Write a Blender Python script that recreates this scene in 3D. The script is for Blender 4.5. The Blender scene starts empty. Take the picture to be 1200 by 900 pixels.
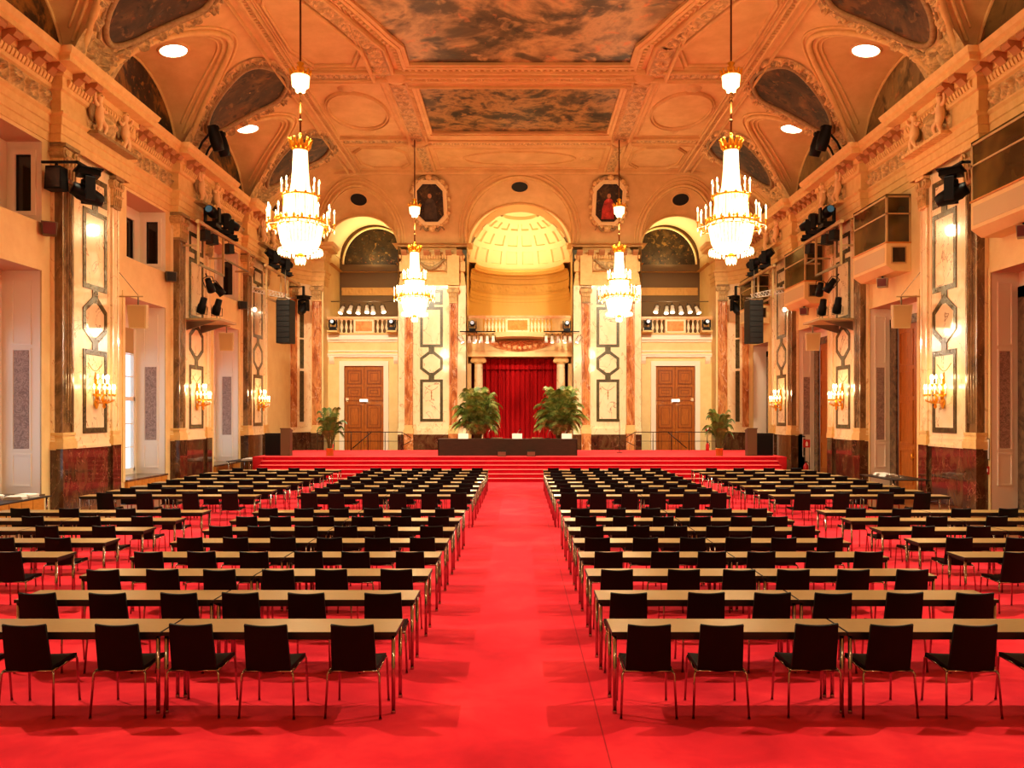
import bpy, math, random
import numpy as np
from mathutils import Vector, Matrix

RND = random.Random(11)
SC = bpy.context.scene
COL = SC.collection
PI = math.pi
F, CX, HY, CAMH = 971.0, 609.0, 486.0, 2.7        # focal length in pixels (1200 wide), vanishing point, eye height


def at(px, py, Y):
    """world point at depth Y that the photograph shows at pixel (px, py)"""
    return Vector(((px - CX) * Y / F, Y, CAMH - (py - HY) * Y / F))


# ------------------------------------------------------------------ mesh builder
class MB:
    def __init__(s):
        s.v, s.f, s.m, s.s = [], [], [], []

    def add(s, vs, fs, mat=0, smooth=False):
        b = len(s.v)
        s.v.extend(tuple(p) for p in vs)
        for f in fs:
            s.f.append(tuple(b + i for i in f)); s.m.append(mat); s.s.append(smooth)
        return s

    def box(s, x0, x1, y0, y1, z0, z1, mat=0, T=None):
        vs = [(x, y, z) for z in (z0, z1) for y in (y0, y1) for x in (x0, x1)]
        if T: vs = [T(*p) for p in vs]
        return s.add(vs, [(0, 2, 3, 1), (4, 5, 7, 6), (0, 1, 5, 4), (2, 6, 7, 3), (0, 4, 6, 2), (1, 3, 7, 5)], mat)

    def quad(s, a, b, c, d, mat=0):
        return s.add([a, b, c, d], [(0, 1, 2, 3)], mat)

    def prism(s, poly, h0, h1, T=None, mat=0):
        """poly in (a, b); extruded from h0 to h1 on the third axis; T maps (a, b, h) to the world"""
        T = T or (lambda a, b, h: (a, b, h))
        n = len(poly)
        vs = [T(a, b, h0) for a, b in poly] + [T(a, b, h1) for a, b in poly]
        fs = [tuple(range(n)), tuple(range(2 * n - 1, n - 1, -1))] + [(i, (i + 1) % n, n + (i + 1) % n, n + i) for i in range(n)]
        return s.add(vs, fs, mat)

    def ring(s, outer, inner, h0, h1, T=None, mat=0):
        """a flat frame between two outlines of the same count"""
        T = T or (lambda a, b, h: (a, b, h))
        n = len(outer)
        vs = [T(*p, h0) for p in outer] + [T(*p, h0) for p in inner] + [T(*p, h1) for p in outer] + [T(*p, h1) for p in inner]
        fs = []
        for i in range(n):
            j = (i + 1) % n
            fs += [(i, j, n + j, n + i), (2 * n + i, 3 * n + i, 3 * n + j, 2 * n + j), (i, 2 * n + i, 2 * n + j, j), (n + i, n + j, 3 * n + j, 3 * n + i)]
        return s.add(vs, fs, mat)

    def tube(s, pts, r, n=8, mat=0, closed=False, caps=True):
        pts = [Vector(p) for p in pts]
        N = len(pts)
        rs = r if isinstance(r, (list, tuple)) else [r] * N
        vs, fs = [], []
        up = None
        for i, p in enumerate(pts):
            if closed: d = pts[(i + 1) % N] - pts[i - 1]
            else: d = pts[min(i + 1, N - 1)] - pts[max(i - 1, 0)]
            d = d.normalized() if d.length > 1e-9 else Vector((0, 0, 1))
            if up is None:
                up = Vector((0, 0, 1)) if abs(d.z) < .9 else Vector((1, 0, 0))
            a = d.cross(up)
            a = a.normalized() if a.length > 1e-6 else d.orthogonal().normalized()
            b = a.cross(d).normalized()
            up = b
            for k in range(n):
                t = 2 * PI * k / n
                vs.append(p + (a * math.cos(t) + b * math.sin(t)) * rs[i])
        M = N if closed else N - 1
        for i in range(M):
            for k in range(n):
                i2, k2 = (i + 1) % N, (k + 1) % n
                fs.append((i * n + k, i * n + k2, i2 * n + k2, i2 * n + k))
        if caps and not closed:
            fs += [tuple(range(n - 1, -1, -1)), tuple(range((N - 1) * n, N * n))]
        return s.add(vs, fs, mat, True)

    def lathe(s, prof, n=16, c=(0, 0, 0), mat=0, smooth=True, a0=0, a1=2 * PI):
        full = abs(a1 - a0 - 2 * PI) < 1e-6
        m = n if full else n + 1
        vs = [(c[0] + r * math.cos(a0 + (a1 - a0) * k / n), c[1] + r * math.sin(a0 + (a1 - a0) * k / n), c[2] + z) for r, z in prof for k in range(m)]
        fs = []
        for i in range(len(prof) - 1):
            for k in range(n):
                k2 = (k + 1) % m if full else k + 1
                fs.append((i * m + k, i * m + k2, (i + 1) * m + k2, (i + 1) * m + k))
        return s.add(vs, fs, mat, smooth)

    def sphere(s, c, r, n=10, mat=0, sz=1.0):
        prof = [(r * math.sin(PI * i / (n // 2 + 1)) + 1e-5, -r * sz * math.cos(PI * i / (n // 2 + 1))) for i in range(n // 2 + 2)]
        return s.lathe(prof, n, c, mat)

    def grid(s, P, mat=0, smooth=True):
        """P: array (nu, nv, 3)"""
        nu, nv = P.shape[:2]
        fs = [(i * nv + j, i * nv + j + 1, (i + 1) * nv + j + 1, (i + 1) * nv + j) for i in range(nu - 1) for j in range(nv - 1)]
        return s.add(P.reshape(-1, 3).tolist(), fs, mat, smooth)

    def sweep(s, path, prof, mat=0, zfun=None, closed=False):
        """sweep profile (offset to the left of the path, z) along an XY path, mitred"""
        N, n = len(path), len(prof)
        vs, fs = [], []
        for i, p in enumerate(path):
            p = Vector(p[:2])
            if closed:
                d0 = (p - Vector(path[i - 1][:2])).normalized(); d1 = (Vector(path[(i + 1) % N][:2]) - p).normalized()
            else:
                d0 = (p - Vector(path[i - 1][:2])).normalized() if i else None
                d1 = (Vector(path[i + 1][:2]) - p).normalized() if i < N - 1 else None
                d0 = d0 or d1; d1 = d1 or d0
            n0, n1 = Vector((-d0.y, d0.x)), Vector((-d1.y, d1.x))
            b = (n0 + n1)
            b = b.normalized() if b.length > 1e-6 else n0
            k = 1 / max(.35, b.dot(n0))
            for o, z in prof:
                q = p + b * (o * k)
                vs.append((q.x, q.y, z))
        for i in range(N if closed else N - 1):
            for j in range(n - 1):
                a, c = i * n, ((i + 1) % N) * n
                fs.append((a + j, a + j + 1, c + j + 1, c + j))
        return s.add(vs, fs, mat)

    def build(s, name, mats, parent=None, loc=None, rot=None):
        me = bpy.data.meshes.new(name)
        me.from_pydata(s.v, [], s.f)
        for m in (mats if isinstance(mats, (list, tuple)) else [mats]): me.materials.append(m)
        me.polygons.foreach_set('material_index', s.m)
        me.polygons.foreach_set('use_smooth', s.s)
        me.update()
        o = bpy.data.objects.new(name, me)
        COL.objects.link(o)
        if parent: o.parent = parent
        if loc is not None: o.location = loc
        if rot is not None: o.rotation_euler = rot
        return o


def tag(o, label, cat, group=None, kind=None):
    if label: o['label'] = label
    if cat: o['category'] = cat
    if group: o['group'] = group
    if kind: o['kind'] = kind
    return o


def thing(name, label, cat, loc=(0, 0, 0), rz=0, group=None, rot=None):
    o = bpy.data.objects.new(name, None)
    o.empty_display_size = .1
    COL.objects.link(o)
    o.location = loc
    o.rotation_euler = rot or (0, 0, rz)
    return tag(o, label, cat, group)


def struct(o):
    o['kind'] = 'structure'
    return o


def sroot(name, loc=(0, 0, 0)):
    o = bpy.data.objects.new(name, None)
    o.empty_display_size = .1
    COL.objects.link(o); o.location = loc
    return struct(o)


KIDS = {}


def dup(root, loc=None, rz=None, label=None, rot=None):
    """a copy of a thing with copies of its parts and sub-parts"""
    r = root.copy(); COL.objects.link(r)
    if loc is not None: r.location = loc
    if rz is not None: r.rotation_euler = (0, 0, rz)
    if rot is not None: r.rotation_euler = rot
    if label: r['label'] = label
    if root.name not in KIDS:
        ch = [o for o in COL.objects if o.parent is root]
        KIDS[root.name] = [(c, [g for g in COL.objects if g.parent is c]) for c in ch]
    for ch, gs in KIDS[root.name]:
        c = ch.copy(); COL.objects.link(c); c.parent = r
        for g in gs:
            d = g.copy(); COL.objects.link(d); d.parent = c
    return r


ORD = ['first', 'second', 'third', 'fourth', 'fifth', 'sixth', 'seventh', 'eighth', 'ninth', 'tenth', 'eleventh', 'twelfth',
       'thirteenth', 'fourteenth', 'fifteenth', 'sixteenth']


# ------------------------------------------------------------------ materials
def srgb(r, g, b):
    f = lambda c: (c / 255 / 12.92) if c / 255 <= .04045 else ((c / 255 + .055) / 1.055) ** 2.4
    return (f(r), f(g), f(b), 1)


def base_mat(name, col, rough=.5, metal=0.0, spec=.5, emit=None, es=0.0, coat=0.0):
    m = bpy.data.materials.new(name); m.use_nodes = True
    b = m.node_tree.nodes['Principled BSDF']
    b.inputs['Base Color'].default_value = col
    b.inputs['Roughness'].default_value = rough
    b.inputs['Metallic'].default_value = metal
    b.inputs['Specular IOR Level'].default_value = spec
    b.inputs['Coat Weight'].default_value = coat
    if emit:
        b.inputs['Emission Color'].default_value = emit
        b.inputs['Emission Strength'].default_value = es
    return m


def nodes(m):
    t = m.node_tree
    return t, t.nodes, t.links, t.nodes['Principled BSDF']


def noise_mat(name, stops, scale=3, detail=6, rough=.5, dist=0.0, stretch=(1, 1, 1), bump=0.0, bscale=None, coat=0.0, spec=.5, wave=None, vein=None, rot=(0, 0, 0), metal=0.0):
    """stops: [(pos, colour)] ramp over a distorted noise (or a wave for veins)"""
    m = base_mat(name, stops[0][1], rough, metal, spec, coat=coat)
    t, N, L, b = nodes(m)
    tc = N.new('ShaderNodeTexCoord'); mp = N.new('ShaderNodeMapping')
    mp.inputs['Scale'].default_value = stretch
    mp.inputs['Rotation'].default_value = rot
    L.new(tc.outputs['Object'], mp.inputs['Vector'])
    nz = N.new('ShaderNodeTexNoise')
    nz.inputs['Scale'].default_value = scale; nz.inputs['Detail'].default_value = detail
    nz.inputs['Distortion'].default_value = dist; nz.inputs['Roughness'].default_value = .62
    L.new(mp.outputs[0], nz.inputs['Vector'])
    cr = N.new('ShaderNodeValToRGB')
    e = cr.color_ramp.elements
    while len(e) < len(stops): e.new(.5)
    for k, (p, c) in enumerate(stops): e[k].position = p; e[k].color = c
    L.new(nz.outputs['Fac'], cr.inputs[0])
    out = cr.outputs[0]
    if vein:
        vc, vs, vw = vein
        n2 = N.new('ShaderNodeTexNoise'); n2.inputs['Scale'].default_value = vs; n2.inputs['Detail'].default_value = 8
        n2.inputs['Distortion'].default_value = 1.2
        L.new(mp.outputs[0], n2.inputs['Vector'])
        a = N.new('ShaderNodeMath'); a.operation = 'SUBTRACT'; a.inputs[1].default_value = .5
        L.new(n2.outputs['Fac'], a.inputs[0])
        a2 = N.new('ShaderNodeMath'); a2.operation = 'ABSOLUTE'; L.new(a.outputs[0], a2.inputs[0])
        r2 = N.new('ShaderNodeMapRange'); r2.inputs[1].default_value = 0; r2.inputs[2].default_value = vw
        r2.inputs[3].default_value = 1; r2.inputs[4].default_value = 0
        L.new(a2.outputs[0], r2.inputs[0])
        mx = N.new('ShaderNodeMix'); mx.data_type = 'RGBA'
        L.new(r2.outputs[0], mx.inputs[0]); L.new(out, mx.inputs[6]); mx.inputs[7].default_value = vc
        out = mx.outputs[2]
    L.new(out, b.inputs['Base Color'])
    if bump:
        bp = N.new('ShaderNodeBump'); bp.inputs['Strength'].default_value = bump; bp.inputs['Distance'].default_value = .03
        src = nz.outputs['Fac']
        if bscale:
            n3 = N.new('ShaderNodeTexNoise'); n3.inputs['Scale'].default_value = bscale; n3.inputs['Detail'].default_value = 3
            L.new(tc.outputs['Object'], n3.inputs['Vector']); src = n3.outputs['Fac']
        L.new(src, bp.inputs['Height']); L.new(bp.outputs[0], b.inputs['Normal'])
    return m


M = {}
M['plaster'] = noise_mat('cream_plaster', [(.3, srgb(230, 204, 146)), (.7, srgb(240, 218, 164))], 1.5, 4, .6, bump=.05)
M['white'] = base_mat('white_paint', srgb(246, 236, 220), .5)
M['stucco'] = noise_mat('warm_stucco', [(.3, srgb(222, 188, 124)), (.7, srgb(234, 204, 142))], 4, 6, .65, bump=.25, bscale=18)
M['vault'] = noise_mat('vault_stucco', [(.35, srgb(214, 178, 120)), (.65, srgb(228, 194, 136))], 1.2, 8, .7, bump=.12, bscale=9)
M['relief'] = noise_mat('carved_stucco', [(.3, srgb(210, 172, 112)), (.6, srgb(242, 212, 152))], 9, 6, .6, bump=.4, bscale=22)
M['dome'] = base_mat('dome_yellow', srgb(240, 220, 172), .6)
M['gold_wall'] = base_mat('ochre_plaster', srgb(226, 186, 104), .6)
M['brown_marble'] = noise_mat('brown_marble', [(.25, srgb(58, 46, 28)), (.42, srgb(112, 88, 54)), (.58, srgb(152, 122, 80)), (.75, srgb(78, 58, 36))], 1.6, 10, .22, 1.3, (1, 1, .4), coat=.3, vein=(srgb(190, 160, 118), 2.0, .005))
M['pink_marble'] = noise_mat('red_marble', [(.25, srgb(112, 58, 26)), (.42, srgb(178, 104, 56)), (.58, srgb(222, 160, 102)), (.8, srgb(140, 74, 36))], 1.6, 10, .22, 2.0, (1, 1, .35), coat=.3, vein=(srgb(236, 200, 170), 1.6, .012))
M['dark_marble'] = noise_mat('dark_red_marble', [(.28, srgb(40, 26, 16)), (.45, srgb(84, 48, 30)), (.6, srgb(104, 78, 50)), (.78, srgb(58, 34, 22))], 1.5, 10, .12, 1.6, (1, 1, .6), coat=.5, vein=(srgb(170, 130, 104), 1.2, .004))
M['cream_marble'] = noise_mat('cream_marble', [(.3, srgb(246, 224, 182)), (.55, srgb(250, 234, 200)), (.75, srgb(226, 190, 140))], 1.3, 10, .18, 1.5, (1, 1, .6), coat=.4, vein=(srgb(206, 166, 118), .7, .005))
M['veined_marble'] = noise_mat('veined_marble', [(.3, srgb(246, 226, 188)), (.6, srgb(252, 238, 208))], 1.3, 10, .18, 1.5, (1, 1, .8), coat=.4, vein=(srgb(150, 110, 76), .9, .008))
M['green_marble'] = noise_mat('green_marble', [(.3, srgb(58, 54, 34)), (.6, srgb(96, 88, 58))], 6, 6, .25, 1, coat=.3)
M['grey_marble'] = noise_mat('grey_marble', [(.3, srgb(70, 54, 40)), (.6, srgb(124, 100, 74))], 2, 8, .25, 2, coat=.3)
M['wood'] = noise_mat('warm_wood', [(.3, srgb(148, 82, 20)), (.7, srgb(198, 118, 38))], 5, 6, .35, .8, (6, 6, .5), coat=.2)
M['wood_dark'] = noise_mat('dark_wood', [(.3, srgb(120, 62, 14)), (.7, srgb(160, 88, 26))], 5, 6, .35, .8, (6, 6, .5), coat=.2)
M['parquet'] = noise_mat('parquet', [(.3, srgb(96, 52, 22)), (.7, srgb(138, 80, 38))], 3, 5, .3, .4, (1, 6, 1), coat=.3)
M['ochre_wood'] = noise_mat('ochre_wood', [(.3, srgb(190, 126, 50)), (.7, srgb(214, 150, 66))], 4, 5, .4, .6, (1, 1, 5))
M['black'] = base_mat('black_metal', srgb(13, 11, 10), .5, spec=.3)
M['black_cloth'] = base_mat('black_cabinet', srgb(34, 26, 20), .7)
M['lens'] = base_mat('pale_lens', srgb(190, 200, 205), .1, emit=srgb(200, 215, 225), es=.6)
M['lens_blue'] = base_mat('blue_lens', srgb(20, 60, 75), .05, coat=1, emit=srgb(60, 150, 170), es=.35)
M['chrome'] = base_mat('chrome', srgb(178, 170, 162), .1, 1.0)
M['steel'] = base_mat('grey_steel', srgb(150, 140, 125), .35, .9)
M['beige_metal'] = base_mat('beige_painted_metal', srgb(190, 162, 112), .45)
M['gold'] = base_mat('gilt_bronze', srgb(232, 168, 60), .28, 1.0, emit=srgb(255, 170, 40), es=.12)  # gilding with a faint warm glow put into the material
M['leather'] = noise_mat('black_leather', [(.3, srgb(9, 8, 7)), (.7, srgb(14, 12, 9))], 30, 3, .5, bump=.08, spec=.25)
M['tabletop'] = noise_mat('tan_tabletop', [(.3, srgb(126, 98, 52)), (.7, srgb(140, 110, 60))], 14, 4, .34, .3, (1, 12, 1), spec=.5)
M['edge'] = base_mat('dark_table_edge', srgb(38, 28, 18), .5)
M['dim_glass'] = base_mat('dark_window', srgb(48, 32, 18), .08, spec=.6)
M['booth_glass'] = noise_mat('booth_glass', [(.35, srgb(46, 36, 14)), (.65, srgb(112, 92, 42))], .7, 2, .06, spec=.6)
M['flame'] = base_mat('candle_bulb', srgb(255, 240, 210), .4, emit=srgb(255, 226, 170), es=14)
M['candle'] = base_mat('candle_stick', srgb(250, 235, 205), .5, emit=srgb(255, 225, 170), es=1.2)
M['lamp'] = base_mat('lamp_glow', srgb(255, 245, 225), .4, emit=srgb(255, 238, 205), es=9)
M['disc'] = base_mat('downlight_glow', srgb(255, 250, 240), .4, emit=srgb(255, 246, 228), es=7)
M['exit'] = base_mat('lit_white_sign', srgb(240, 245, 240), .4, emit=srgb(235, 245, 240), es=1.2)
M['red_paint'] = base_mat('red_paint', srgb(190, 24, 20), .4)
M['dark_red'] = base_mat('dark_red_face', srgb(110, 26, 20), .3)
M['paper'] = base_mat('white_paper', srgb(238, 234, 228), .6)
M['cabinet_brown'] = base_mat('taupe_board', srgb(108, 88, 60), .55)
M['desk_brown'] = noise_mat('dark_brown_veneer', [(.3, srgb(46, 37, 25)), (.7, srgb(62, 50, 34))], 3, 4, .45, .3, (1, 1, 9))
M['leaf'] = noise_mat('palm_leaf', [(.3, srgb(44, 68, 22)), (.6, srgb(112, 136, 54)), (.8, srgb(170, 172, 92))], 3, 4, .45)
M['pale_leaf'] = noise_mat('pale_palm_leaf', [(.3, srgb(58, 84, 30)), (.5, srgb(126, 150, 70)), (.72, srgb(222, 222, 150))], 3.5, 4, .45)
M['stem'] = base_mat('palm_stem', srgb(96, 96, 44), .6)
M['pot'] = base_mat('brass_pot', srgb(196, 142, 62), .35, .7)
M['ironwork'] = base_mat('dark_railing', srgb(52, 36, 24), .4, .6)
M['beige_box'] = base_mat('beige_plastic', srgb(208, 186, 142), .5)
M['glassware'] = base_mat('clear_glass', srgb(235, 235, 230), .05)
M['vent'] = base_mat('black_vent', srgb(26, 16, 10), .8)
M['orange_marble'] = noise_mat('orange_marble', [(.3, srgb(214, 120, 40)), (.7, srgb(240, 170, 84))], 3, 6, .3, 1.5)
M['pink_ceiling'] = base_mat('pink_soffit', srgb(212, 172, 140), .6)
M['shade_cloth'] = base_mat('roller_shade', srgb(198, 168, 120), .7)


def crystal():
    m = base_mat('lit_crystal', srgb(255, 250, 238), .15, emit=srgb(255, 224, 164), es=3)
    t, N, L, b = nodes(m)
    tc = N.new('ShaderNodeTexCoord')
    sp = N.new('ShaderNodeSeparateXYZ'); L.new(tc.outputs['Object'], sp.inputs[0])
    an = N.new('ShaderNodeMath'); an.operation = 'ARCTAN2'; L.new(sp.outputs[1], an.inputs[0]); L.new(sp.outputs[0], an.inputs[1])
    mu = N.new('ShaderNodeMath'); mu.operation = 'MULTIPLY'; mu.inputs[1].default_value = 36; L.new(an.outputs[0], mu.inputs[0])
    sn = N.new('ShaderNodeMath'); sn.operation = 'SINE'; L.new(mu.outputs[0], sn.inputs[0])
    vz = N.new('ShaderNodeTexNoise'); vz.inputs['Scale'].default_value = 22; L.new(tc.outputs['Object'], vz.inputs['Vector'])
    ad = N.new('ShaderNodeMath'); ad.operation = 'MULTIPLY_ADD'; ad.inputs[1].default_value = .25; L.new(sn.outputs[0], ad.inputs[0]); L.new(vz.outputs['Fac'], ad.inputs[2])
    mr = N.new('ShaderNodeMapRange'); mr.inputs[1].default_value = .15; mr.inputs[2].default_value = .85; mr.inputs[3].default_value = 1.0; mr.inputs[4].default_value = 4.2
    L.new(ad.outputs[0], mr.inputs[0]); L.new(mr.outputs[0], b.inputs['Emission Strength'])
    return m


M['crystal'] = crystal()


def carpet():
    m = noise_mat('red_carpet', [(.3, srgb(176, 20, 38)), (.5, srgb(200, 32, 48)), (.7, srgb(224, 54, 62))], .9, 9, .95, .4, spec=.1, bump=.12, bscale=160)
    t, N, L, b = nodes(m)
    src = b.inputs['Base Color'].links[0].from_socket
    tc = N.new('ShaderNodeTexCoord'); sp = N.new('ShaderNodeSeparateXYZ'); L.new(tc.outputs['Object'], sp.inputs[0])

    def line(sock, pos, w):
        a = N.new('ShaderNodeMath'); a.operation = 'SUBTRACT'; a.inputs[1].default_value = pos; L.new(sock, a.inputs[0])
        c = N.new('ShaderNodeMath'); c.operation = 'ABSOLUTE'; L.new(a.outputs[0], c.inputs[0])
        d = N.new('ShaderNodeMath'); d.operation = 'LESS_THAN'; d.inputs[1].default_value = w; L.new(c.outputs[0], d.inputs[0])
        return d.outputs[0]
    s1, s2 = line(sp.outputs[0], .70, .005), line(sp.outputs[1], 12.98, .008)
    mx0 = N.new('ShaderNodeMath'); mx0.operation = 'MAXIMUM'; L.new(s1, mx0.inputs[0]); L.new(s2, mx0.inputs[1])
    mul = N.new('ShaderNodeMath'); mul.operation = 'MULTIPLY'; mul.inputs[1].default_value = .6; L.new(mx0.outputs[0], mul.inputs[0])
    mx = N.new('ShaderNodeMix'); mx.data_type = 'RGBA'
    L.new(mul.outputs[0], mx.inputs[0]); L.new(src, mx.inputs[6]); mx.inputs[7].default_value = srgb(90, 10, 14)
    L.new(mx.outputs[2], b.inputs['Base Color'])
    return m


M['carpet'] = carpet()
M['stage_carpet'] = noise_mat('stage_carpet', [(.3, srgb(204, 40, 52)), (.7, srgb(218, 54, 60))], 2, 5, .95, spec=.1, bump=.1, bscale=120)
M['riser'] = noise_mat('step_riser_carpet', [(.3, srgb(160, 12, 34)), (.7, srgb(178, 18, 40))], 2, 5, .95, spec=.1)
M['tread'] = base_mat('step_edge_carpet', srgb(232, 112, 108), .9, spec=.1)  # lighter than the other carpet: tread-edge highlights put into the colour
for k_ in ('carpet', 'stage_carpet'):
    b_ = M[k_].node_tree.nodes['Principled BSDF']
    b_.inputs['Sheen Weight'].default_value = .2; b_.inputs['Sheen Roughness'].default_value = .35; b_.inputs['Sheen Tint'].default_value = (1, .72, .74, 1)
M['velvet'] = noise_mat('red_velvet', [(.3, srgb(150, 8, 14)), (.7, srgb(186, 14, 22))], 2, 4, .75, stretch=(1, 1, .2), spec=.2)
M['velvet_dark'] = base_mat('dark_red_velvet', srgb(110, 8, 14), .8)


def painting(name, stops, scale=.6, dist=1.5, rot=(0, 0, 0)):
    m = noise_mat(name, stops, scale, 9, .5, .35, rot=rot, spec=.3)
    t, N, L, b = nodes(m)
    src = b.inputs['Base Color'].links[0].from_socket
    tc = N.new('ShaderNodeTexCoord')

    def noise(sc, off, d):
        mp = N.new('ShaderNodeMapping'); mp.inputs['Location'].default_value = (off, off * .7, off * 1.3); L.new(tc.outputs['Object'], mp.inputs['Vector'])
        n = N.new('ShaderNodeTexNoise'); n.inputs['Scale'].default_value = sc; n.inputs['Detail'].default_value = 7; n.inputs['Distortion'].default_value = d
        L.new(mp.outputs[0], n.inputs['Vector']); return n.outputs['Fac']
    for sc, off, lo, hi, col, f in ((scale * 3.2, 3.1, .56, .66, stops[0][1], .8), (scale * 4.2, 9.7, .6, .7, stops[2][1], .9), (scale * 6, 17.3, .62, .72, (stops[2][1][0] * 1.3, stops[2][1][1] * .7, stops[2][1][2] * .55, 1), .6), (scale * 5, 23.0, .6, .72, (.06, .075, .05, 1), .6)):
        mr = N.new('ShaderNodeMapRange'); mr.inputs[1].default_value = lo; mr.inputs[2].default_value = hi; mr.inputs[3].default_value = 0; mr.inputs[4].default_value = f
        L.new(noise(sc, off, .5), mr.inputs[0])
        mx = N.new('ShaderNodeMix'); mx.data_type = 'RGBA'
        L.new(mr.outputs[0], mx.inputs[0]); L.new(src, mx.inputs[6]); mx.inputs[7].default_value = col
        src = mx.outputs[2]
    L.new(src, b.inputs['Base Color'])
    return m


M['paint_sky'] = painting('ceiling_canvas', [(.3, srgb(52, 50, 30)), (.42, srgb(104, 88, 54)), (.52, srgb(202, 172, 118)), (.62, srgb(140, 116, 74)), (.72, srgb(60, 48, 32))], .3, 1.2)
M['paint_sky2'] = painting('ceiling_canvas_dark', [(.3, srgb(30, 28, 16)), (.42, srgb(76, 62, 36)), (.52, srgb(176, 140, 84)), (.6, srgb(98, 82, 50)), (.72, srgb(36, 30, 20))], .5, 1.4)
M['paint_dark'] = painting('lunette_canvas', [(.25, srgb(26, 16, 8)), (.45, srgb(62, 42, 16)), (.58, srgb(150, 104, 40)), (.7, srgb(96, 46, 22)), (.85, srgb(40, 26, 12))], .8, 1.6)
M['paint_pale'] = painting('pale_lunette_canvas', [(.25, srgb(70, 54, 26)), (.5, srgb(128, 104, 58)), (.75, srgb(170, 144, 92))], .45, .8)
M['paint_brown'] = painting('cartouche_canvas', [(.3, srgb(44, 34, 20)), (.5, srgb(88, 64, 38)), (.7, srgb(140, 104, 58))], .7, 1.2)
M['portrait_dark'] = painting('dark_canvas', [(.25, srgb(18, 12, 6)), (.55, srgb(60, 44, 20)), (.85, srgb(130, 100, 50))], .9, .6)
M['damask'] = noise_mat('damask_panel', [(.42, srgb(150, 128, 120)), (.5, srgb(196, 172, 158)), (.6, srgb(158, 134, 124))], 5, 2, .7, 2.5)


def pane_mat():
    m = bpy.data.materials.new('window_pane'); m.use_nodes = True
    t = m.node_tree; N, L = t.nodes, t.links
    N.remove(N['Principled BSDF'])
    tr = N.new('ShaderNodeBsdfTransparent'); gl = N.new('ShaderNodeBsdfGlossy'); gl.inputs['Roughness'].default_value = .05
    mx = N.new('ShaderNodeMixShader'); mx.inputs[0].default_value = .1
    L.new(tr.outputs[0], mx.inputs[1]); L.new(gl.outputs[0], mx.inputs[2])
    L.new(mx.outputs[0], N['Material Output'].inputs[0])
    return m


M['pane'] = pane_mat()
def sheer_mat():
    m = bpy.data.materials.new('white_sheer'); m.use_nodes = True
    t = m.node_tree; N, L = t.nodes, t.links
    N.remove(N['Principled BSDF'])
    a = N.new('ShaderNodeBsdfTranslucent'); d = N.new('ShaderNodeBsdfTransparent'); mx = N.new('ShaderNodeMixShader'); mx.inputs[0].default_value = .6
    a.inputs[0].default_value = (.9, .92, .95, 1)
    L.new(a.outputs[0], mx.inputs[1]); L.new(d.outputs[0], mx.inputs[2]); L.new(mx.outputs[0], N['Material Output'].inputs[0])
    return m


M['sheer'] = sheer_mat()


def hollow_shade(m, lo=.42, hi=.56, dark=.45):
    """shade put into the colour: darker in the hollows of the carving"""
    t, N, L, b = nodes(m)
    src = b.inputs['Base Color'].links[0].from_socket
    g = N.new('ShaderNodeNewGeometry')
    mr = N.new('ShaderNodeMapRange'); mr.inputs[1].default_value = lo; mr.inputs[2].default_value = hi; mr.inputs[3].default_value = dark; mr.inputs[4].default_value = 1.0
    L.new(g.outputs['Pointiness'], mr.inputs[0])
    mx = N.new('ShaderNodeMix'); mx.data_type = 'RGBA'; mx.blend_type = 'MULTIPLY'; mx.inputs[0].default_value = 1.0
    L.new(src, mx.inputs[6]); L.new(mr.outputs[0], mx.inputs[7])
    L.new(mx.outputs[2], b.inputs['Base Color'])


hollow_shade(M['relief'])  # carved stucco gets shade painted into its hollows


# ------------------------------------------------------------------ carved relief
def scroll(u, v, W):
    """height 0..1 of a running acanthus scroll; u along, v across (-W/2..W/2)"""
    per = 1.25 * W
    k = np.floor(u / per)
    x = (u - k * per - per / 2) / (W / 2)
    y = v / (W / 2) * np.where(k % 2 == 0, 1, -1)
    r = np.hypot(x, y); th = np.arctan2(y, x)
    s = np.clip(np.cos(th - 5.2 * r + .6) * .8 + .35, 0, 1)
    lobes = .75 + .25 * np.cos(9 * th + 14 * r)
    h = s * lobes * np.clip(1.55 - r, 0, 1)
    h = np.maximum(h, np.clip(.5 - 3 * r, 0, .5) * 1.6)
    return np.clip(h, 0, 1) * np.clip((1 - np.abs(v) / (W / 2)) * 6, 0, 1)


def relief_strip(mb, T, u0, u1, W, depth, step=.05, mat=0):
    nu, nv = max(2, int(abs(u1 - u0) / step)), max(6, int(W / step))
    u = np.linspace(u0, u1, nu)[:, None] * np.ones((1, nv)); v = np.ones((nu, 1)) * np.linspace(-W / 2, W / 2, nv)[None]
    h = scroll(u - u0, v, W) * depth
    mb.grid(T(u, v, h), mat)
    return mb
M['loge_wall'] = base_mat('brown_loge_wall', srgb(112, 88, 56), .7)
M['loge_trim'] = base_mat('ochre_loge_trim', srgb(206, 160, 92), .65)
# ================================================================== the hall
XW, XL, YB = 12.95, 13.3, 48.3
YF = -7.0
BAYS = [13.0, 20.85, 28.7, 36.55]
PIERS = [24.8, 32.65, 40.4]
ZC, ZS = 16.1, 12.5                                  # flat ceiling, springing of the vault


def cove_side(x):
    t = np.clip((np.abs(x) - 9.0) / 3.95, 0, 1)
    return ZS + 3.6 * (1 - t ** 1.5) ** (1 / 1.5)


def cove_end(y):
    t = np.clip((y - 45.8) / 2.5, 0, 1)
    return ZS + 3.6 * (1 - t ** 1.1) ** (1 / 1.1)


def pen_side(x, y, yc, w=3.3, A=2.6):
    return ZS + (A + .2 * (XL - np.abs(x))) * np.sqrt(np.clip(1 - ((y - yc) / w) ** 2, 0, None))


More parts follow.
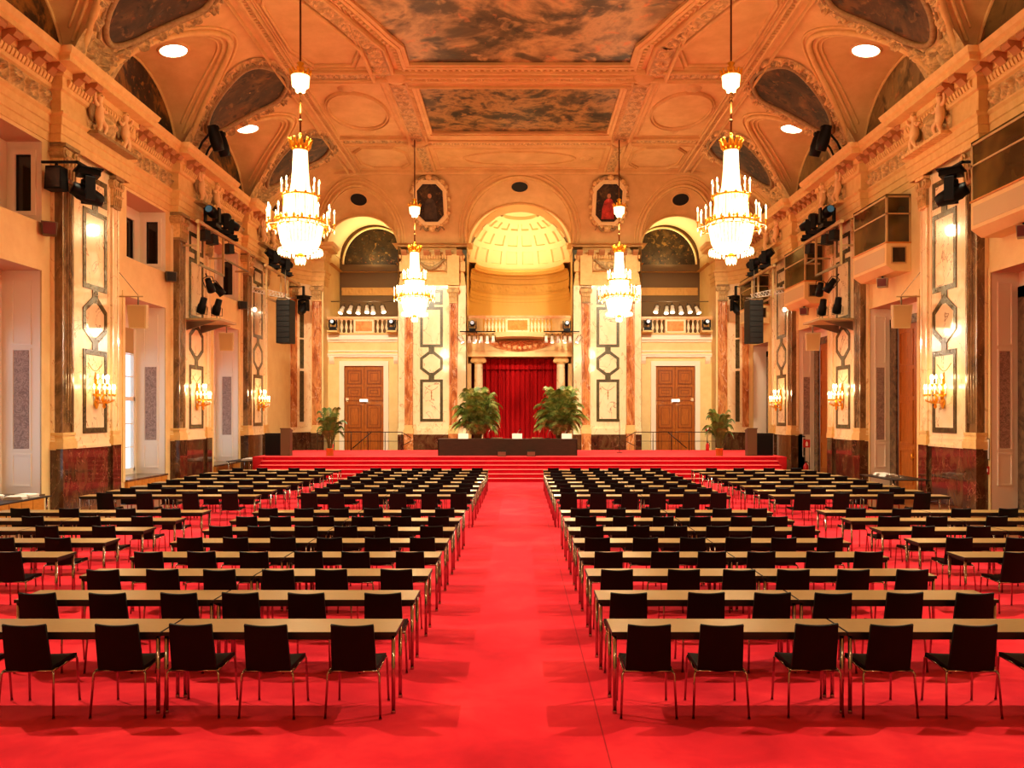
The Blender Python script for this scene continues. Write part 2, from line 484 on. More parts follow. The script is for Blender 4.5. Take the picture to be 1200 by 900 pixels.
ENDP = [(0.0, 3.05, 2.5, .4, .55), (-9.17, 2.1, 1.8, .62, .5), (9.17, 2.1, 1.8, .62, .5)]   # centre, half width, rise, slopes


def pen_end(x, y, e):
    d = YB - y
    return ZS + (e[2] + e[3] * d) * np.sqrt(np.clip(1 - ((x - e[0]) / (e[1] + e[4] * d)) ** 2, 0, None))


SIDEP = [(yc, 3.3, 2.6) for yc in BAYS] + [(44.0, 1.9, 2.0)]


def vault(x, y):
    z = np.minimum(np.minimum(cove_side(x), cove_end(y)), ZC)
    for yc, w, A in SIDEP: z = np.maximum(z, np.minimum(pen_side(x, y, yc, w, A), ZC))
    for e in ENDP: z = np.where(y > 43, np.maximum(z, np.minimum(pen_end(x, y, e), ZC)), z)
    return z


ys = np.concatenate([np.arange(YF, 16, .5), np.arange(16, YB, .1), [YB]])
xs = np.linspace(-XL, XL, 281)
gx, gy = np.meshgrid(xs, ys, indexing='ij')
ceil = struct(MB().grid(np.stack([gx, gy, vault(gx, gy)], -1)).build('ceiling', M['vault']))


def stk(a, b, c):
    return np.stack(np.broadcast_arrays(a, b, c), -1)


def TS(s):                                           # side wall frame: u along the hall, p into the room
    return lambda u, p, z: (s * (XW - p), u, z)


def TSN(s):
    return lambda u, p, z: stk(s * (XW - p), u, z)


def wall_holes(mb, T, u0, u1, z0, z1, holes, p=0.0, mat=0):
    us = sorted({u0, u1, *[h[0] for h in holes], *[h[1] for h in holes]})
    zs = sorted({z0, z1, *[h[2] for h in holes], *[h[3] for h in holes]})
    for a, b in zip(us, us[1:]):
        for c, d in zip(zs, zs[1:]):
            um, zm = (a + b) / 2, (c + d) / 2
            if any(h[0] < um < h[1] and h[2] < zm < h[3] for h in holes): continue
            mb.quad(T(a, p, c), T(b, p, c), T(b, p, d), T(a, p, d), mat)


# floors
struct(MB().quad((-14.5, YF, 0), (14.5, YF, 0), (14.5, 54, 0), (-14.5, 54, 0)).build('floor', M['parquet']))
struct(MB().box(-10.15, 10.15, YF + .05, 33.3, .001, .014).build('floor_carpet', M['carpet']))

# side walls with their recesses
LN = {k: (28.7 + 7.85 * k - 1.55, 28.7 + 7.85 * k + 1.55, .5, 6.6) for k in (-1, 0, 1)}
LG = {k: (28.7 + 7.85 * k - 1.4, 28.7 + 7.85 * k + 1.6, 7.9, 10.1) for k in (-1, 0, 1)}
RN = {k: (28.75 + 7.85 * k - 1.8, 28.75 + 7.85 * k + 1.85, 0, 6.6) for k in (-1, 0, 1)}
RN[2] = (43.1, 45.9, 0, 6.5)
for s, name, holes in ((-1, 'wall_left', list(LN.values()) + list(LG.values())), (1, 'wall_right', list(RN.values()))):
    w = MB()
    wall_holes(w, TS(s), YF, YB + 1, 0, ZS + .1, holes)
    w.quad((s * XL, YF, ZS - .3), (s * XL, YB, ZS - .3), (s * XL, YB, ZC), (s * XL, YF, ZC))
    w.quad((s * XW, YF, ZS + .05), (s * XW, YB, ZS + .05), (s * XL, YB, ZS + .05), (s * XL, YF, ZS + .05))
    struct(w.build(name, M['plaster']))
struct(MB().quad((-XL, YF, 0), (XL, YF, 0), (XL, YF, ZC), (-XL, YF, ZC)).build('wall_back', M['plaster']))


def reveal_panels(root, T, u, du, p0, p1):
    """panelled reveal lying on the plane u, growing du into the recess; p runs from p0 (wall face) outward to p1"""
    m = MB()
    w = (p1 - p0)
    a, b = p0 + w * .2, p0 + w * .8

    def fr(z0, z1, mat=0):
        o = [(a, z0), (b, z0), (b, z1), (a, z1)]
        i = [(a + (b - a) * .07, z0 + .05), (b - (b - a) * .07, z0 + .05), (b - (b - a) * .07, z1 - .05), (a + (b - a) * .07, z1 - .05)]
        m.ring(o, i, 0, .025, lambda q, z, h: T(u + du * h, -q, z))
    fr(.75, 1.65); fr(1.72, 4.5); fr(4.6, 6.35)
    m.build('reveal_moulding', M['white'], root)
    d = MB().prism([(a + .06, 1.78), (b - .06, 1.78), (b - .06, 4.44), (a + .06, 4.44)], .002, .015, lambda q, z, h: T(u + du * h, -q, z))
    d.build('damask_panel', M['damask'], root)


# window recesses on the left, door recesses on the right
nw = nd = 0
for k in (-1, 0, 1):
    y0, y1, z0, z1 = LN[k]
    D = 1.05
    r = sroot('trim_window_recess')
    T = TS(-1)
    m = MB()
    m.quad(T(y0, 0, z0), T(y0, -D, z0), T(y0, -D, z1), T(y0, 0, z1)); m.quad(T(y1, 0, z0), T(y1, -D, z0), T(y1, -D, z1), T(y1, 0, z1))
    wall_holes(m, T, y0, y1, z0, z1, [(y0 + .15, y1 - .15, .68, 5.9)], -D)
    m.build('reveal', M['white'], r)
    MB().quad(T(y0, 0, z1), T(y1, 0, z1), T(y1, -D, z1), T(y0, -D, z1)).build('soffit', M['pink_ceiling'], r)
    sill = MB().box(y0 + .0, y1 + .0, -D, .12, .5, .56, 0, T)
    sill.build('sill', M['grey_marble'], r)
    cab = MB()
    n = 6
    for i in range(n):
        cab.box(y0 + (y1 - y0) * i / n + .012, y0 + (y1 - y0) * (i + 1) / n - .012, -.05, .1, .04, .5, 0, T)
    cab.build('radiator_panel', M['ochre_wood'], r)
    for u, du in ((y0, 1), (y1, -1)): reveal_panels(r, T, u, du, 0.08, .95)
    MB().box(y0 - .16, y0, -.01, .03, z0, z1, 0, T).box(y1, y1 + .16, -.01, .03, z0, z1, 0, T).box(y0 - .16, y1 + .16, -.01, .03, z1, z1 + .16, 0, T).build('architrave', M['plaster'], r)
    nw += 1
    wn = sroot(f'window_{nw}')
    a, b = y0 + .15, y1 - .15
    f = MB()
    for u0_, u1_ in ((a, a + .1), (b - .1, b), ((a + b) / 2 - .08, (a + b) / 2 + .08)): f.box(u0_, u1_, -D - .1, -D + .03, .68, 5.9, 0, T)
    for zz, hh in ((.68, .1), (3.2, .14), (5.8, .1)): f.box(a, b, -D - .1, -D + .03, zz, zz + hh, 0, T)
    for zz in (1.52, 2.36, 4.05, 4.85): f.box(a, b, -D - .07, -D + .0, zz, zz + .035, 0, T)
    for uu in (a + .68, b - .68): f.box(uu - .02, uu + .02, -D - .07, -D, .68, 5.9, 0, T)
    f.build('window_frame', M['white'], wn)
    MB().box(a, b, -D - .05, -D - .045, .7, 5.88, 0, T).build('pane', M['pane'], wn)
    MB().box(a + .1, b - .1, -D + .01, -D + .02, 4.9, 5.9, 0, T).build('roller_shade', M['shade_cloth'], wn)
    c = MB()
    nn = 60
    P = np.array([[T(a + .05 + (b - a - .1) * i / nn, -D - .35 + .05 * math.sin(i * 1.3), z) for z in (.6, 6.0)] for i in range(nn + 1)])
    c.grid(P)
    c.build('sheer_curtain', M['sheer'], wn)
    MB().tube([T((a + b) / 2, -D + .06, 3.0), T((a + b) / 2, -D + .06, 3.25)], .02).build('window_handle', M['gold'], wn)

    # loge window recess above
    y0, y1, z0, z1 = LG[k]
    D2 = .95
    nw += 1
    g = sroot(f'window_{nw}')
    m = MB()
    m.quad(T(y0, 0, z0), T(y0, -D2, z0), T(y0, -D2, z1), T(y0, 0, z1))
    m.quad(T(y0, 0, z0), T(y1, 0, z0), T(y1, -D2, z0), T(y0, -D2, z0))
    wall_holes(m, T, y0, y1, z0, z1, [(y1 - 1.3, y1 - .45, z0 + .3, z1 - .35), (y0 + .3, y1 - 1.55, z0 + .3, z1 - .35)], -D2)
    TT = lambda q, h, z: T(y1 - h, -q, z)
    wall_holes(m, TT, 0, D2, z0, z1, [(.2, D2 - .2, z0 + .25, z1 - .3)], 0)
    m.build('recess', M['white'], g)
    MB().quad(T(y0, 0, z1), T(y1, 0, z1), T(y1, -D2, z1), T(y0, -D2, z1)).build('soffit', M['pink_ceiling'], g)
    fr = MB()

    def rect(a, b, c, d): return [(a, c), (b, c), (b, d), (a, d)]
    for (a, b) in ((y1 - 1.3, y1 - .45), (y0 + .3, y1 - 1.55)):
        fr.ring(rect(a - .06, b + .06, z0 + .24, z1 - .29), rect(a + .08, b - .08, z0 + .38, z1 - .43), 0, .06, lambda p, z, h: T(p, -D2 + h, z))
    fr.ring(rect(.14, D2 - .14, z0 + .19, z1 - .24), rect(.26, D2 - .26, z0 + .31, z1 - .36), 0, .06, lambda q, z, h: TT(q, h, z))
    fr.build('window_frame', M['white'], g)
    MB().box(y0, y1, -D2 - .06, -D2 - .05, z0, z1, 0, T).box(.1, D2, -.06, -.05, z0, z1, 0, TT).build('pane', M['dim_glass'], g)

for k in (-1, 0, 1, 2):
    y0, y1, z0, z1 = RN[k]
    D = .75
    T = TS(1)
    r = sroot('trim_door_recess')
    m = MB()
    m.quad(T(y0, 0, z0), T(y0, -D, z0), T(y0, -D, z1), T(y0, 0, z1)); m.quad(T(y1, 0, z0), T(y1, -D, z0), T(y1, -D, z1), T(y1, 0, z1))
    wall_holes(m, T, y0, y1, z0, z1, [(y0 + .55, y1 - .55, 0, 6.0)], -D)
    m.build('reveal', M['white'], r)
    MB().quad(T(y0, 0, z1), T(y1, 0, z1), T(y1, -D, z1), T(y0, -D, z1)).build('soffit', M['pink_ceiling'], r)
    if k < 2:
        for u, du in ((y0, 1), (y1, -1)): reveal_panels(r, T, u, du, 0.04, .7)
    MB().box(y0 - .14, y0, -.01, .03, z0, z1, 0, T).box(y1, y1 + .1, -.01, .03, z0, z1, 0, T).box(y0 - .14, y1 + .1, -.01, .03, z1, z1 + .16, 0, T).build('architrave', M['plaster'], r)
    nd += 1
    d = sroot(f'door_{nd}')
    a, b = y0 + .55, y1 - .55
    MB().box(y0 + .06, a, -D - .02, -D + .06, 0, 6.2, 0, T).box(b, y1 - .06, -D - .02, -D + .06, 0, 6.2, 0, T).box(y0 + .06, y1 - .06, -D - .02, -D + .06, 5.9, 6.2, 0, T).build('door_surround', M['grey_marble'], d)
    mid = (a + b) / 2
    for (p, q) in ((a, mid - .01), (mid + .01, b)):
        lf = MB().box(p, q, -D - .1, -D - .04, .01, 5.9, 0, T)
        for (c, e) in ((.25, 1.5), (1.65, 3.2), (3.35, 4.3), (4.45, 5.7)):
            lf.ring(rect(p + .12, q - .12, c, e), rect(p + .2, q - .2, c + .08, e - .08), 0, .03, lambda u, z, h: T(u, -D - .04 + h, z))
        o = lf.build('door_leaf', M['wood'], d)
    MB().box(y0 - .2, y1 + .2, -D - .3, -D - .2, -.05, 6.9, 0, T).build('backing', M['wood_dark'], d)
    MB().tube([T(mid + .12, -D + .03, 1.1), T(mid + .12, -D + .03, 1.35)], .02).box(mid + .09, mid + .15, -D - .05, -D + .03, 1.18, 1.24, 0, T).build('door_handle', M['gold'], d)

# ------------------------------------------------------------------ entablature along both sides and round the corner piers
ENT = [(0, 10.2), (.04, 10.2), (.04, 10.42), (.08, 10.44), (.08, 10.66), (.12, 10.68), (.12, 10.88), (.2, 10.95), (.2, 11.0), (.06, 11.04), (.06, 11.6),
       (.14, 11.64), (.16, 11.7), (.16, 11.96), (.24, 12.0), (.24, 12.16), (.6, 12.2), (.6, 12.34), (.68, 12.4), (.74, 12.55), (-.4, 12.6)]
MODIL = [(.24, 12.2), (.58, 12.2), (.6, 12.12), (.52, 12.02), (.4, 12.06), (.24, 11.9)]


def ent_blocks(mb, T, u0, u1, p0, skip=None):
    n = max(1, int(round((u1 - u0) / .155)))
    for i in range(n):
        u = u0 + (u1 - u0) * (i + .5) / n
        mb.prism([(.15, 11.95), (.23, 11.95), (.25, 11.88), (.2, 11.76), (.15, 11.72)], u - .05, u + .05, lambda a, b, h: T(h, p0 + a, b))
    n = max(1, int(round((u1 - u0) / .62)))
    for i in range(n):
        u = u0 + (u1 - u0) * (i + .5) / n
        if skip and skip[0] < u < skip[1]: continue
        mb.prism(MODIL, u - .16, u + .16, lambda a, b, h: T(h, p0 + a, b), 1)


M['shadow_stucco'] = base_mat('shaded_stucco', srgb(184, 134, 86), .7)  # shaded copy of the stucco for modillions and garlands, shade in the colour
for s in (-1, 1):
    path = [(s * XW, YF)]
    for yc in PIERS:
        path += [(s * XW, yc - 2.0), (s * (XW - .3), yc - 2.0), (s * (XW - .3), yc + 2.0), (s * XW, yc + 2.0)]
    path += [(s * XW, 46.7), (s * 12.05, 47.9), (s * 11.35, 47.9), (s * 11.35, 49.0)]
    prof = [(-o if s < 0 else o, z) for o, z in ENT]
    mb = MB().sweep(path, prof)
    T = TS(s)
    u = 15.0
    for yc in PIERS + [48.7]:
        ent_blocks(mb, T, u, yc - 2.05 if yc < 48 else 46.5, 0)
        if yc < 48: ent_blocks(mb, T, yc - 1.95, yc + 1.95, .3, (yc - .95, yc + 1.8))
        u = yc + 2.05
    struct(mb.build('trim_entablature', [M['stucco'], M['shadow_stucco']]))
    rb = MB()
    N = TSN(s)
    u = 15.0
    for yc in PIERS + [48.7]:
        a, b = u, (yc - 2.05 if yc < 48 else 46.5)
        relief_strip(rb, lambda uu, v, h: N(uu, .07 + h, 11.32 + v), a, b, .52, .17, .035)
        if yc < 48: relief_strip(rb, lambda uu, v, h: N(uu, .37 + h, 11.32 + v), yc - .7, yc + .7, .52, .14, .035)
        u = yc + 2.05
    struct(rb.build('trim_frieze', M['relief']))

# ------------------------------------------------------------------ the great piers
RECT = lambda a, b, c, d: [(a, c), (b, c), (b, d), (a, d)]


def octo(cu, cz, a, b, k=.3):
    return [(cu - a * (1 - k * 2) * .5 - 0, cz - b), (cu + a * (1 - k * 2) * .5, cz - b), (cu + a, cz - b * .45), (cu + a, cz + b * .45), (cu + a * (1 - k * 2) * .5, cz + b), (cu - a * (1 - k * 2) * .5, cz + b), (cu - a, cz + b * .45), (cu - a, cz - b * .45)]


def capital(mb, T, u0, u1, p, z0, z1):
    """leafy capital on a flat pilaster"""
    uc, w, H = (u0 + u1) / 2, (u1 - u0) / 2, z1 - z0
    mb.prism([(uc - w, z0), (uc + w, z0), (uc + w * 1.12, z1 - .1 * H), (uc - w * 1.12, z1 - .1 * H)], 0, p + .03, lambda a, b, h: T(a, h, b))
    mb.box(uc - w * 1.25, uc + w * 1.25, 0, p + .14, z1 - .1 * H, z1, 0, T)
    mb.box(uc - w * 1.06, uc + w * 1.06, 0, p + .05, z0 - .05, z0 + .03, 0, T)
    for row, n, zz, hh in ((0, 4, z0 + .03, .36 * H), (1, 3, z0 + .3 * H, .36 * H)):
        for i in range(n):
            c = uc + (i - (n - 1) / 2) * 2 * w / n
            lw = w / n * .95
            pr = [(0, zz), (.05, zz), (.06, zz + hh * .7), (.13, zz + hh * .95), (.09, zz + hh), (0, zz + hh * .9)]
            mb.prism(pr, c - lw, c + lw, lambda a, b, h: T(h, p + .02 + a, b))
            mb.prism([(0, zz), (.08, zz), (.1, zz + hh * .7), (.06, zz + hh * .8), (0, zz + hh * .8)], c - lw * .3, c + lw * .3, lambda a, b, h: T(h, p + .02 + a, b))
    for sg in (-1, 1):
        c = uc + sg * w * .95
        for rr, pp in ((.16 * H, .1), (.09 * H, .14)):
            mb.prism([(c + rr * math.cos(t * PI / 5), z1 - .27 * H + rr * math.sin(t * PI / 5)) for t in range(10)], 0, p + pp, lambda a, b, h: T(a, h, b))


def pilaster(root, T, u0, u1, p, zp, zb, zt, zc, mat, mat_ped, reeds=3):
    """pedestal to zp, base mouldings to zb, shaft to zt, capital to zc"""
    uc = (u0 + u1) / 2
    g = .045
    MB().box(u0 - g, u1 + g, -.01, p + g, 0, zp, 0, T).build('pedestal', mat_ped, root)
    b = MB().box(u0 - g - .02, u1 + g + .02, -.01, p + g + .02, zp, zp + (zb - zp) * .45, 0, T)
    b.box(u0 - .03, u1 + .03, -.01, p + .05, zp + (zb - zp) * .45, zp + (zb - zp) * .62, 0, T).box(u0 - .01, u1 + .01, -.01, p + .02, zp + (zb - zp) * .62, zb - .08, 0, T).box(u0 - .03, u1 + .03, -.01, p + .04, zb - .08, zb, 0, T)
    b.build('base', M['stucco'], root)
    s = MB().box(u0 + .006, u1 - .006, -.01, p - .03, zb + .003, zt - .003, 0, T)
    n = reeds
    s.box(u0, u0 + .1, -.008, p, zb, zt, 0, T).box(u1 - .1, u1, -.008, p, zb, zt, 0, T)
    for i in range(n):
        c = u0 + .1 + (u1 - u0 - .2) * (i + .5) / n
        r = (u1 - u0 - .2) / n * .42
        s.prism([(c + r * math.cos(PI * t / 6), p - .035 + r * .8 * math.sin(PI * t / 6)) for t in range(7)], zb + .25, zt - .1, T)
    s.build('shaft', mat, root)
    c = MB(); capital(c, T, u0, u1, p, zt, zc)
    c.build('capital', M['relief'], root)


def inlay(root, T, c, hw, zs, p, w=.16, mat='veined_marble'):
    """green inlaid frames: lower rectangle, octagon, upper rectangle, small top rectangle"""
    (a0, a1), (b0, b1), (c0, c1), (d0, d1) = zs
    Tf = lambda a, b, h: T(a, p + h, b)
    m = MB()
    for z0, z1 in ((a0, a1), (c0, c1), (d0, d1)):
        if z1 > z0: m.ring(RECT(c - hw, c + hw, z0, z1), RECT(c - hw + w, c + hw - w, z0 + w, z1 - w), 0, .025, Tf)
    bz, bh = (b0 + b1) / 2, (b1 - b0) / 2
    m.ring(octo(c, bz, hw, bh), octo(c, bz, hw - w, bh - w * 1.15), 0, .025, Tf)
    for z0, z1 in ((a1, b0), (b1, c0), (c1, d0)):
        if z1 > z0: m.box(c - w, c + w, p, p + .024, z0 - .02, z1 + .02, 0, T)
    m.build('inlay_frame', M['green_marble'], root)
    q = MB()
    for z0, z1 in ((a0, a1), (c0, c1), (d0, d1)):
        if z1 > z0: q.box(c - hw + w, c + hw - w, p, p + .008, z0 + w, z1 - w, 0, T)
    q.prism(octo(c, bz, hw - w, bh - w * 1.15), 0, .008, Tf)
    q.build('inlay_panel', M[mat], root)
    # painted garlands in the lower panel
    gz = a1 - w - .25
    gl = MB()
    for sg in (-1, 1):
        gl.tube([Tf(c + sg * (hw - w) * .75 * (1 - i / 8), gz - .22 * math.sin(PI * i / 16), .012) for i in range(9)], .014, 5)
    gl.tube([Tf(c, gz - .25 - .1 * i, .012) for i in range(6)], [.02, .05, .02, .045, .015, .03], 6)
    gl.build('garland', M['shadow_stucco'], root)


for s in (-1, 1):
    for yc in PIERS:
        T0 = TS(s)
        r = sroot('pillar', (0, 0, 0))
        MB().box(yc - 1.92, yc + 1.66, -.35, .1, 1.75, 10.2, 0, T0).build('core', M['cream_marble'], r)
        MB().box(yc - 1.95, yc + 1.68, -.3, .13, 0, 1.72, 0, T0).build('plinth', M['dark_marble'], r)
        MB().box(yc - 1.95, yc + 1.69, -.3, .16, 1.72, 1.8, 0, T0).box(yc - 1.94, yc + 1.67, -.3, .12, 1.8, 2.0, 0, T0).build('plinth_cap', M['cream_marble'], r)
        pilaster(r, T0, yc - 1.9, yc - 1.3, .31, 1.75, 2.2, 9.25, 10.2, M['brown_marble'], M['dark_marble'])
        pilaster(r, T0, yc + 1.2, yc + 1.64, .17, 1.75, 2.2, 9.25, 10.2, M['cream_marble'], M['dark_marble'])
        MB().box(yc - 1.3, yc - .95, .08, .115, 2.05, 9.9, 0, T0).build('side_strip', M['brown_marble'], r)
        MB().box(yc + 1.05, yc + 1.19, .08, .115, 2.05, 9.9, 0, T0).build('side_strip', M['cream_marble'], r)
        inlay(r, T0, yc + .26, .7, ((2.15, 4.65), (4.85, 6.25), (6.45, 8.85), (9.05, 9.85)), .1)

# ------------------------------------------------------------------ corner piers between the side walls and the stage end
for s in (-1, 1):
    r = sroot('pillar_corner')
    a, b = Vector((s * 12.95, 46.7)), Vector((s * 12.05, 47.9))
    d = (b - a); L = d.length; d.normalize()
    nrm = Vector((-s * d.y, s * d.x)) if s < 0 else Vector((-d.y, d.x))
    if nrm.y > 0: nrm = -nrm
    Tc = lambda u, p, z: (a.x + d.x * u + nrm.x * p, a.y + d.y * u + nrm.y * p, z)
    MB().box(0, L, -.6, 0, 0, 10.2, 0, Tc).build('core', M['cream_marble'], r)
    MB().box(0, L, -.5, .06, 0, 1.7, 0, Tc).build('plinth', M['dark_marble'], r)
    MB().box(0, L, -.5, .07, 1.7, 2.0, 0, Tc).build('plinth_cap', M['cream_marble'], r)
    MB().box(.04, .42, -.02, .1, 2.0, 9.3, 0, Tc).build('shaft', M['pink_marble'], r)
    m = MB()
    for z0, z1 in ((2.3, 5.2), (5.35, 7.0), (7.1, 9.4)): m.box(.68, .95, -.02, .03, z0, z1, 0, Tc)
    m.build('inlay_strip', M['green_marble'], r)
    c = MB(); capital(c, Tc, .02, .44, .1, 9.3, 10.2); c.build('capital', M['relief'], r)
    Te = lambda u, p, z: (s * u, 47.9 - p, z)
    MB().box(11.34, 12.05, -.9, 0, 0, 10.2, 0, Te).build('core', M['plaster'], r)
    MB().box(11.3, 12.04, -.9, .06, 0, 1.7, 0, Te).build('plinth', M['dark_marble'], r)
    pilaster(r, Te, 11.45, 11.98, .1, 1.65, 2.1, 9.3, 10.2, M['pink_marble'], M['dark_marble'])

# ------------------------------------------------------------------ stage end wall: two piers, two door bays with loges, the middle niche
for s in (-1, 1):
    r = sroot('pillar_stage')
    Te = lambda u, p, z: (s * u, 48.1 - p, z)
    MB().box(3.12, 7.05, -1.5, 0, 0, 10.2, 0, Te).build('core', M['cream_marble'], r)
    MB().box(3.1, 7.07, -1.45, .07, 0, 1.55, 0, Te).build('plinth', M['dark_marble'], r)
    MB().box(3.1, 7.07, -1.45, .09, 1.55, 1.9, 0, Te).build('plinth_cap', M['cream_marble'], r)
    pilaster(r, Te, 3.62, 4.08, .16, 1.6, 2.1, 9.2, 10.1, M['pink_marble'], M['pink_marble'])
    pilaster(r, Te, 6.2, 6.66, .16, 1.6, 2.1, 9.2, 10.1, M['pink_marble'], M['pink_marble'])
    inlay(r, Te, 5.12, .66, ((2.3, 4.75), (4.95, 6.4), (6.62, 8.95), (9.1, 9.95)), 0.0)
    path = [(s * 7.05, 49.6), (s * 7.05, 48.1), (s * 3.12, 48.1), (s * 3.12, 49.6)]
    mb = MB().sweep(path, [(-o if s > 0 else o, z) for o, z in [(q * .8, zz) for q, zz in ENT]])
    ent_blocks(mb, lambda u, p, z: Te(u, p * .8, z), 3.15, 7.0, 0)
    for (u0, u1) in ((3.5, 4.2), (6.1, 6.8)): mb.box(u0, u1, 0, .2, 10.2, 11.98, 0, Te)
    mb.build('entablature', [M['stucco'], M['shadow_stucco']], r)
    rb = MB(); relief_strip(rb, lambda u, v, h: stk(s * u, 48.02 - h, 11.32 + v), 4.25, 6.05, .52, .1, .035)
    # garland swag hanging on the frieze
    rb.tube([Te(4.35 + 1.6 * i / 16, .2, 11.7 - .55 * math.sin(PI * i / 16)) for i in range(17)], [.06 + .05 * math.sin(PI * i / 16) for i in range(17)], 7)
    rb.build('frieze', M['relief'], r)

for s in (-1, 1):
    nd += 1
    d = sroot(f'door_{nd}')
    Te = lambda u, p, z: (s * u, 49.0 - p, z)
    c = 9.2
    w = MB()
    wall_holes(w, Te, 7.0, 11.4, 0, 7.4, [(c - 1.16, c + 1.16, 0, 5.58)], 0)
    w.quad(Te(11.33, .9, 0), Te(11.33, -3.2, 0), Te(11.33, -3.2, 12.5), Te(11.33, .9, 12.5))
    w.quad(Te(7.07, .85, 0), Te(7.07, -3.2, 0), Te(7.07, -3.2, 12.5), Te(7.07, .85, 12.5))
    w.quad(Te(7.05, 0, 7.42), Te(11.35, 0, 7.42), Te(11.35, -3.2, 7.42), Te(7.05, -3.2, 7.42))
    struct(w.build('wall_stage_' + ('left' if s < 0 else 'right'), M['plaster']))
    t = MB()
    t.ring([(c - 1.45, 0), (c + 1.45, 0), (c + 1.45, 5.87), (c - 1.45, 5.87)], [(c - 1.16, 0), (c + 1.16, 0), (c + 1.16, 5.58), (c - 1.16, 5.58)], 0, .1, lambda a, b, h: Te(a, h, b))
    t.build('door_frame', M['white'], d)
    for (p, q) in ((c - 1.15, c - .01), (c + .01, c + 1.15)):
        lf = MB()
        for z0, z1 in ((.01, 3.52), (3.56, 5.57)):
            lf.box(p, q, -.12, -.06, z0, z1, 0, Te)
            hs = ((.25, 1.75), (1.9, 3.3)) if z0 < 1 else ((3.75, 4.35), (4.5, 5.35))
            for c0, c1 in hs:
                lf.ring(RECT(p + .14, q - .14, c0, c1), RECT(p + .21, q - .21, c0 + .07, c1 - .07), 0, .04, lambda a, b, h: Te(a, -.06 + h, b), 1)
                lf.ring(RECT(p + .32, q - .32, c0 + .18, c1 - .18), RECT(p + .36, q - .36, c0 + .22, c1 - .22), 0, .02, lambda a, b, h: Te(a, -.06 + h, b), 1)
        lf.build('door_leaf', [M['wood'], M['wood_dark']], d)  # panel rings in the darker wood: groove shade put into the colour
    MB().box(c - 1.4, c + 1.4, -.3, -.2, -.05, 6.0, 0, Te).build('backing', M['wood_dark'], d)
    MB().box(c - 1.15, c + 1.15, -.1, -.02, 3.5, 3.58, 0, Te).build('transom', M['wood_dark'], d)
    MB().box(c - .06, c - .03, -.06, .02, .95, 1.25, 0, Te).build('door_handle', M['gold'], d)
    # mouldings over the door, loge front
    tr = MB()
    for z0, z1, p in ((6.1, 6.22, .14), (6.22, 6.3, .2), (6.42, 6.5, .08), (7.0, 7.12, .1), (7.12, 7.4, .22)): tr.box(7.06, 11.34, -.02, p, z0, z1, 0, Te)
    for uu in (7.3, 11.1): tr.prism([(0, 6.1), (.18, 6.1), (.16, 5.9), (.06, 5.75), (0, 5.7)], uu - .14, uu + .14, lambda a, b, h: Te(h, a, b))
    struct(tr.build('trim_loge', M['white']))
    # loge behind: back wall, entablature, barrel vault
    lw = MB()
    lw.box(7.05, 11.35, -3.25, -3.2, 7.4, 15, 0, Te)
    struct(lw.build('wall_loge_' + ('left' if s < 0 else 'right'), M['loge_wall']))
    v = MB()
    A = np.linspace(0, PI, 41)[:, None]; yy = np.linspace(YB, 52.2, 8)[None]
    v.grid(stk(s * 9.17 + 2.13 * np.cos(A), yy + 0 * A, ZS + 2.15 * np.sin(A) + 0 * yy))
    struct(v.build('ceiling_loge', M['dome']))
    le = MB().sweep([(s * 11.35, 48.9), (s * 11.35, 52.2), (s * 7.05, 52.2), (s * 7.05, 48.9)], [((-o if s > 0 else o) * .7, z * .95 - .3 - (.0)) for o, z in ENT])
    N = lambda u, v_, h: stk(s * u, 52.13 - h, 10.45 + v_)
    relief_strip(le, N, 7.2, 11.2, .5, .06, .05)
    struct(le.build('trim_loge_entablature', M['loge_trim']))

# outer shell of the stage end
sh = MB()
sh.quad((-14.5, 54, -.1), (14.5, 54, -.1), (14.5, 54, 17), (-14.5, 54, 17)); sh.quad((-14.5, 48.4, 17), (14.5, 48.4, 17), (14.5, 54, 17), (-14.5, 54, 17))
for x in (-14.5, 14.5): sh.quad((x, 48.35, -.1), (x, 54, -.1), (x, 54, 17), (x, 48.35, 17))
sh.quad((-14.5, 48.34, 16.05), (14.5, 48.34, 16.05), (14.5, 48.34, 17), (-14.5, 48.34, 17))
for s in (-1, 1): sh.quad((s * 14.5, 48.36, 0), (s * 12.9, 48.36, 0), (s * 12.9, 48.36, 16.5), (s * 14.5, 48.36, 16.5))
struct(sh.build('wall_outer_stage', M['plaster']))

# the middle niche: columns, curtain wall, gallery, apse and dome
nw_ = MB()
nw_.box(-3.12, 3.12, 51.5, 51.6, 0, 7.4)
for s in (-1, 1):
    nw_.quad((s * 3.08, 48.2, 0), (s * 3.08, 51.5, 0), (s * 3.08, 51.5, 12.5), (s * 3.08, 48.2, 12.5))
    nw_.box(min(s * 2.9, s * 3.1), max(s * 2.9, s * 3.1), 49.3, 49.9, 0, 5.75)
struct(nw_.build('wall_niche', M['plaster']))
ent = MB()
for z0, z1, y in ((6.15, 6.5, 49.15), (6.5, 6.58, 49.1), (6.58, 7.2, 49.18), (7.2, 7.3, 49.05), (7.3, 7.45, 48.95)): ent.box(-3.1, 3.1, y, 51.4, z0, z1)
ent.lathe([(1.9, 7.1), (2.2, 7.2), (2.25, 7.45), (0.1, 7.45)], 24, (0, 49.7, 0), 0, False, PI, 2 * PI)
struct(ent.build('trim_gallery', M['plaster']))
ap = MB()
A = np.linspace(0, PI, 49)[:, None]; zz = np.linspace(7.4, 11.9, 4)[None]
ap.grid(stk(3.08 * np.cos(A) + 0 * zz, 50.3 + 3.08 * np.sin(A) + 0 * zz, zz + 0 * A))
pth = [(3.08 * math.cos(t), 50.3 + 3.08 * math.sin(t)) for t in np.linspace(0, PI, 33)]
ap.sweep(pth, [(o * .6, 9.7 + (z - 10.2) * .95) for o, z in ENT])
